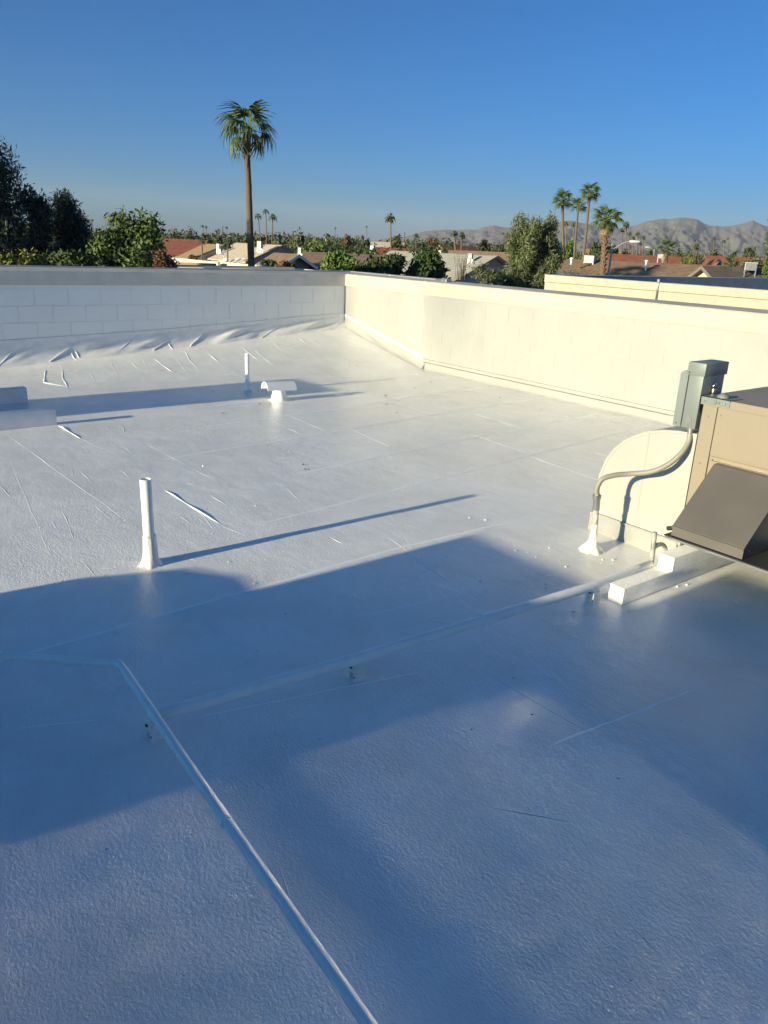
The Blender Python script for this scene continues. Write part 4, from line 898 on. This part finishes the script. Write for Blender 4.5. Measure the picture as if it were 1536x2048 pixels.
def house(label, apex, D, ang, Lg, hs, ze, rm, wm, trim=None, courses=True, wins=(), chimney=None, front=1):
    """gable roof: apex=(px,py) of one ridge end at distance D; ang = ridge direction from there (radians from RGT towards FWD); hs half span; ze eave height"""
    A = Pz(apex[0], apex[1], D); dr = RGT*math.cos(ang)+FWD*math.sin(ang); nr = np.array([-dr[1], dr[0], 0]); 
    if nr@FWD > 0: nr = -nr                       # nr points to the viewer's side
    zr = A[2]; t = thing('house', label, 'house', (A[0], A[1], 0)); th = .16
    W = lambda s, n, z: (dr[0]*s+nr[0]*n, dr[1]*s+nr[1]*n, z)
    sl = (zr-ze)/hs
    for sgn, nm in ((1, 'roof'), (-1, 'roof')):
        b = MB(); b.add([W(-.5, 0, zr), W(Lg+.5, 0, zr), W(Lg+.5, sgn*(hs+.5), ze-.5*sl), W(-.5, sgn*(hs+.5), ze-.5*sl), W(-.5, 0, zr-th), W(Lg+.5, 0, zr-th), W(Lg+.5, sgn*(hs+.5), ze-.5*sl-th), W(-.5, sgn*(hs+.5), ze-.5*sl-th)],
                         [(0, 1, 2, 3), (4, 5, 6, 7), (0, 3, 7, 4), (1, 2, 6, 5), (3, 2, 6, 7), (0, 1, 5, 4)])
        ro = b.build(nm, RM[rm], t)
        if sgn == 1 and courses:
            c = MB(); nrow = int((hs+.5)/.30)
            for k in range(1, nrow):
                n0 = .30*k; z0 = zr-sl*n0
                c.add([W(-.5, n0, z0+.004), W(Lg+.5, n0, z0+.004), W(Lg+.5, n0+.02, z0-.02*sl+.028), W(-.5, n0+.02, z0-.02*sl+.028), W(Lg+.5, n0+.05, z0-.05*sl+.004), W(-.5, n0+.05, z0-.05*sl+.004)], [(0, 1, 2, 3), (3, 2, 4, 5)])
            o = c.build('shingle_course', RM[rm], t); o['kind'] = 'stuff'
    b = MB(); ins = .0
    b.add([W(0, -hs+.05, 0), W(0, hs-.05, 0), W(0, hs-.05, ze-th), W(0, 0, zr-th-.02), W(0, -hs+.05, ze-th), W(Lg, -hs+.05, 0), W(Lg, hs-.05, 0), W(Lg, hs-.05, ze-th), W(Lg, 0, zr-th-.02), W(Lg, -hs+.05, ze-th)],
          [(0, 1, 2, 3, 4), (5, 6, 7, 8, 9), (0, 1, 6, 5), (1, 2, 7, 6), (0, 4, 9, 5)])
    b.build('wall', HW[wm], t)
    for s0, s1 in ((-.53, -.5), (Lg+.5, Lg+.53)):
        for sgn in (1, -1):
            b = MB(); b.add([W(s0, 0, zr+.01), W(s1, 0, zr+.01), W(s1, sgn*(hs+.5), ze-.5*sl+.01), W(s0, sgn*(hs+.5), ze-.5*sl+.01), W(s0, 0, zr-.24), W(s1, 0, zr-.24), W(s1, sgn*(hs+.5), ze-.5*sl-.24), W(s0, sgn*(hs+.5), ze-.5*sl-.24)], [(0, 1, 2, 3), (4, 5, 6, 7), (0, 3, 7, 4), (1, 2, 6, 5), (3, 2, 6, 7), (0, 1, 5, 4)])
            b.build('rake_board', trim or M_TRIM, t)
    for (side, s, z0, ww, hh_) in wins:              # windows on the viewer's side wall or gable
        if side == 'n': f = lambda a, o, z: W(a, hs-.05+o, z)
        else: f = lambda a, o, z: W(-o, a, z)
        b = MB()
        b.add([f(s, .04, z0), f(s+ww, .04, z0), f(s+ww, .04, z0+hh_), f(s, .04, z0+hh_), f(s, -.02, z0), f(s+ww, -.02, z0), f(s+ww, -.02, z0+hh_), f(s, -.02, z0+hh_)], [(0, 1, 2, 3), (0, 1, 5, 4), (3, 2, 6, 7), (0, 3, 7, 4), (1, 2, 6, 5)])
        wn = b.build('window', M_FRAME, t)
        m = .07
        MB().add([f(s+m, .046, z0+m), f(s+ww-m, .046, z0+m), f(s+ww-m, .046, z0+hh_-m), f(s+m, .046, z0+hh_-m)], [(0, 1, 2, 3)]).build('pane', M_GLASS, wn)
    if chimney:
        s, n_, hh_ = chimney; z0 = zr-abs(n_)*sl
        MB().box((-.3, -.3, 0), (.3, .3, hh_)).build('vent_stack', M_FRAME, t, False, W(s, n_, z0-.3))
    t['_f'] = 0; del t['_f']
    return t, W, sl, zr
def roof_ac(label, px, py_top, py_bot, D, wpx, legs=.35, rz=.6, mat=None):
    a = Pz(px, py_bot, D); h = Z(px, py_top, D)-a[2]; w_ = wpx*D/FPX*.75
    t = thing('rooftop_air_conditioner', label, 'air conditioner', tuple(a), rz)
    MB().box((-w_/2, -w_/2, 0), (w_/2, w_/2, h), .02).build('casing', mat or M_ACB, t)
    MB().box((-w_/2-.02, -w_/2-.02, h+.001), (w_/2+.02, w_/2+.02, h+.04)).build('lid', M_ACB, t)
    b = MB()
    for k in range(5): b.box((w_/2+.002, -w_*.4, h*(.2+.13*k)), (w_/2+.02, w_*.4, h*(.27+.13*k)))
    b.build('louvre', M_GALV, t)
    for x in (-1, 1):
        for y in (-1, 1): MB().box((x*w_*.45-.03, y*w_*.45-.03, -legs-.4), (x*w_*.45+.03, y*w_*.45+.03, 0)).build('leg', M_GALV, t)
    return t
M_ACB = mottled('beige_unit_paint', (.55, .52, .43), (.47, .44, .37), 3, .6)
AV = math.atan2(FWD@np.array([0, -1., 0]), RGT@np.array([0, -1., 0]))   # ridge running along -v: left and away
AU = math.atan2(FWD@np.array([-1., 0, 0]), RGT@np.array([-1., 0, 0]))   # ridge running along -u: right and away
house('long brown shingle roofed house behind the stout palm and street lamp', (1119, 517), 70, math.radians(-10), 14.2, 5.0, 2.75, 'brown', 'cream')
house('dark shingle roofed house with a cream gable end at the right', (1417, 532), 58, math.radians(8), 15, 4.2, 2.6, 'dark', 'cream')
house('grey roofed house with a blue-grey shaded gable', (987, 511), 66, AV, 13, 4.2, 2.7, 'grey', 'blue', wins=(('g', -2.6, 1.2, 1.1, 1.0),))
house('pale roofed house behind the tallest palm, with a shaded blue-grey gable', (561.7, 489.8), 105, AV, 12, 4.9, 2.5, 'pale', 'blue', wins=(('n', 1.2, .9, 1.3, 1.1), ('n', 4.2, .9, 1.3, 1.1), ('n', 7., .9, 1.3, 1.1)))
house('tan shingle roofed house left of the pale roof', (447, 489), 112, AV, 8.5, 4.6, 2.4, 'tan', 'white', wins=(('n', .8, .8, .9, 1.2), ('n', 2.6, .8, .9, 1.2), ('n', 4.6, .8, .9, 1.2), ('n', 6.4, .8, .9, 1.2)))
house('house with a green-grey roof and a tan gable at the far left', (397, 489), 122, AV, 6, 3.2, 2.6, 'green', 'blue')
house('red roofed house with pale shaded walls at the far left', (336, 477), 118, math.radians(-3), 5.4, 4.5, 2.6, 'red', 'blue', courses=False)
house('brown roofed house with a small white trimmed gable', (606, 503), 74, math.radians(-4), 9, 4.6, 2.6, 'brown', 'brown', courses=False)
house('house with brown gable facing the palm side', (592, 508), 66, AV, 3, 1.3, 3.3, 'brown', 'brown', trim=M_FRAME, courses=False)
house('low dark red roofed house behind the lone palm', (752, 494), 135, math.radians(0), 10.5, 5, 2.6, 'red', 'brown', courses=False)
house('bright red roofed house right of the dark open tree', (884, 490), 130, AU, 7, 4, 2.7, 'red', 'cream', courses=False)
house('tan roofed house behind the grey roof', (905, 500), 100, math.radians(-3), 9, 4.5, 2.7, 'tan', 'cream', courses=False)
house('red roofed house behind the brown shingle ridge', (1214, 507), 105, math.radians(-6), 10.8, 4.6, 2.7, 'red', 'cream', courses=False)
house('red roofed house behind the cream arched gable', (1418, 511), 108, math.radians(-8), 7., 4.6, 2.7, 'red', 'cream', courses=False)
house('small house with a cream gable framed in red', (1437, 519), 84, math.radians(84), 5, 1.9, 2.9, 'red', 'cream', courses=False)
house('far tan roofed house right of the palm trio', (1170, 497), 150, math.radians(-2), 6, 4.5, 2.6, 'tan', 'cream', courses=False)
house('far house with a pale roof beyond the lone palm', (745, 483), 230, math.radians(0), 9, 4.5, 2.6, 'pale', 'white', courses=False)
house('small white walled house behind the mesquite', (1042, 538), 52, math.radians(-5), 3.2, 2.6, 2.6, 'green', 'white', courses=False, wins=(('n', .4, 1.5, 1.0, .8), ('n', 1.9, 1.5, 1.0, .8)))
roof_ac('boxy beige evaporative cooler on legs on the long brown roof', 1179, 512, 526, 69, 25, .05, .45)
roof_ac('grey louvred cooler on legs on the dark roof at the right', 1500, 526, 541, 57, 28, .05, .55, M_GALV)
roof_ac('tall cooler on the pale roof beside the palm trunk', 520, 483, 496, 103, 11, .2, .6)
roof_ac('white cooler between the tan and pale roofs', 437, 488, 497, 110, 7, .3, .6, M_FRAME)
roof_ac('white cooler on the brown roof behind the trees', 600, 496, 506, 70, 8, .3, .6, M_FRAME)
roof_ac('grey cooler on the grey roof, throwing a small shadow', 941, 508, 517, 66, 10, .2, .5, M_GREY)
roof_ac('small cooler on the red roof beside the date palm', 1321, 509, 517, 98, 14, .2, .5, M_GALV)
roof_ac('cooler on the low red roof behind the trees', 745, 491, 500, 125, 10, .2, .5, M_GREY)
# little roof vents on the brown roof
for px, py, lb in ((1143, 520, 'white turtle vent high on the left of the brown roof'), (1292, 535, 'white pipe vent on the brown roof, lower of two'), (1293, 525, 'small pipe vent on the brown roof, upper of two')):
    a = Pz(px, py, 67); t = thing('roof_vent', lb, 'roof vent', tuple(a)); MB().tube([(0, 0, -.35), (0, 0, .08)], .09, 10).build('pipe', M_FRAME, t); MB().tube([(0, 0, .08), (0, 0, .2)], [.2, .1], 12).build('hat', M_FRAME, t)
# awnings of the pale house
aw = MB()
for k, (px, wp) in enumerate(((454, 24), (474, 13), (487, 13))):
    a = Pz(px, 516, 98); b = MB(); w_ = wp*98/FPX/2*1.1; d1 = np.array([0, 1., 0])
    b.add([(-.1, -w_, .0), (-.1, w_, .0), (1.1, w_, -.62), (1.1, -w_, -.62), (-.1, -w_, -.06), (-.1, w_, -.06), (1.1, w_, -.68), (1.1, -w_, -.68)], [(0, 1, 2, 3), (4, 5, 6, 7), (0, 3, 7, 4), (1, 2, 6, 5), (3, 2, 6, 7), (0, 1, 5, 4)])
    o = b.build('awning', HW['white'], None, False, tuple(a)); tag(o, ['widest white window awning under the pale roof', 'middle white window awning under the pale roof', 'awning nearest the palm trunk under the pale roof'][k], 'awning', 'awnings of the pale roofed house')
# garden walls
def gwall(label, p0, p1, top0, top1, mat):
    a = Pz(*p0); b_ = Pz(*p1); v = b_-a; n = np.array([-v[1], v[0], 0]); n /= np.linalg.norm(n); n *= .1
    mb = MB(); mb.add([a-n-[0, 0, a[2]], b_-n-[0, 0, b_[2]], b_+n-[0, 0, b_[2]], a+n-[0, 0, a[2]], a-n, b_-n, b_+n, a+n], [(0, 1, 2, 3), (4, 5, 6, 7), (0, 1, 5, 4), (2, 3, 7, 6), (1, 2, 6, 5), (0, 3, 7, 4)])
    t = tag(mb.build('garden_wall', mat), label, 'wall'); return t
gwall('cream garden wall running behind the shrubs at the left', (346, 515, 72), (438, 524, 60), 0, 0, HW['cream'])
gwall('cream garden wall before the pale house', (446, 523, 62), (542, 533, 50), 0, 0, HW['cream'])
gwall('brown garden wall below the tan roof', (352, 524, 52), (430, 527, 50), 0, 0, HW['brown'])
gwall('pale wall top right of the flat carport roof', (588, 536, 40), (680, 545, 34), 0, 0, HW['cream'])
cpt = thing('carport', 'flat grey carport roof just beyond the shaded parapet', 'carport', tuple(P(440, 34)))
q = [Pz(318, 533, 32), Pz(590, 540, 30), Pz(588, 534, 38), Pz(330, 529, 42)]
oo = P(440, 34)
MB().add([p-oo for p in q]+[p-oo-[0, 0, .15] for p in q], [(0, 1, 2, 3), (4, 5, 6, 7), (0, 1, 5, 4), (1, 2, 6, 5), (2, 3, 7, 6), (3, 0, 4, 7)]).build('roof', RM['grey'], cpt)
for p in q: MB().box((p[0]-oo[0]-.06, p[1]-oo[1]-.06, 0), (p[0]-oo[0]+.06, p[1]-oo[1]+.06, p[2]-.16)).build('post', HW['brown'], cpt)
# satellite dish
a = Pz(447, 505.5, 100); sd = thing('satellite_dish', 'small dark satellite dish on the pale roof edge', 'satellite dish', tuple(a))
MB().tube([(0, 0, -.5), (0, 0, 0)], .04, 6).build('mast', M_GALV, sd); MB().tube([(0, 0, .0), (.08, .0, .05), (.10, 0, .06)], [.08, .36, .38], 14).build('dish', M_GREY, sd)
# street lamps
def lamp(label, D, base, topy, head, r):
    a = Pz(base[0], base[1], D); t = thing('street_lamp', label, 'street lamp', (a[0], a[1], 0)); o = Vector((a[0], a[1], 0))
    tp = Vector(Pz(topy[0], topy[1], D))-o; hd = Vector(Pz(head[0], head[1], D))-o
    MB().tube([(0, 0, 0), tp], [r*1.3, r*.9], 10).build('pole', M_LAMP, t, 'all')
    s = tp-Vector((0, 0, (tp.z)*.06)); sp_ = [s]+[s.lerp(hd, k/6)+Vector((0, 0, (hd.z-s.z)*(math.sin(math.pi/2*k/6)-k/6))) for k in range(1, 7)]
    MB().tube(sp_, r*.5, 8).build('arm', M_LAMP, t, 'all')
    dirv = (hd-s); dirv.z = 0; dirv.normalize()
    MB().tube([hd-dirv*.1, hd+dirv*.05, hd+dirv*.45, hd+dirv*.6], [r*.6, r*1.25, r*1.1, r*.3], 10).build('lamp_head', M_FRAME, t, 'all')
lamp('street lamp with a curved arm in front of the brown shingle roof', 48, (1217, 549), (1225, 489), (1262, 483), .065)
lamp('small distant street lamp over the red roof', 110, (1308, 522), (1309, 498), (1299, 494.5), .06)
# poles with wires far off
for px, y0, y1, D, lb in ((446, 452, 480, 250, 'thin mast in the treeline beyond the tan roof'), (809, 464, 480, 240, 'thin pole at the left foot of the hills'), (586, 462, 492, 150, 'wooden pole beside the greyish tree')):
    a = Pz(px, y1, D); h = Z(px, y0, D); t = tag(MB().tube([(0, 0, 0), (0, 0, h)], .12, 6).build('utility_pole', M_BARK, None, False, (a[0], a[1], 0)), lb, 'pole')
# unseen trees added outside the frame to cast shade on the tall dark ones
for k, (du, dv) in enumerate(((14, -3), (16, -8), (13, -6), (21, -1.5))):
    b = P(40, 35)+np.array([du, dv, 0]); t = thing('tree', ['unseen tree added to shade the dark trees, beyond the left edge', 'second added shade tree beyond the left edge, nearer the viewer', 'third added shade tree beyond the left edge, farther off', 'fourth added shade tree beyond the left edge, closest to the sun'][k], 'tree', tuple(b))
    lo = [(x*11, y*11, .5+z*10.5, a*11, c*11, e*10) for x, y, z, a, c, e in lobes_for('round', np.random.RandomState(90+k))]
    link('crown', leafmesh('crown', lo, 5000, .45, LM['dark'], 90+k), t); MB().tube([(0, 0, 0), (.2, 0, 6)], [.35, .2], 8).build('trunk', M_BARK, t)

# ------------------------------------------------------------------ air
def haze():
    m = bpy.data.materials.new('haze'); m.use_nodes = True; n = m.node_tree; n.nodes.clear()
    o = n.nodes.new('ShaderNodeOutputMaterial'); v = n.nodes.new('ShaderNodeVolumePrincipled')
    v.inputs['Color'].default_value = (.86, .90, 1, 1); v.inputs['Density'].default_value = HAZE; v.inputs['Anisotropy'].default_value = .0
    n.links.new(v.outputs[0], o.inputs['Volume'])
    tag(MB().box((-14000, -16000, -1.3), (9000, 7000, 700)).build('haze', m), 'thin pale haze over the whole valley', kind='stuff')
HAZE = 3.2e-5
haze()
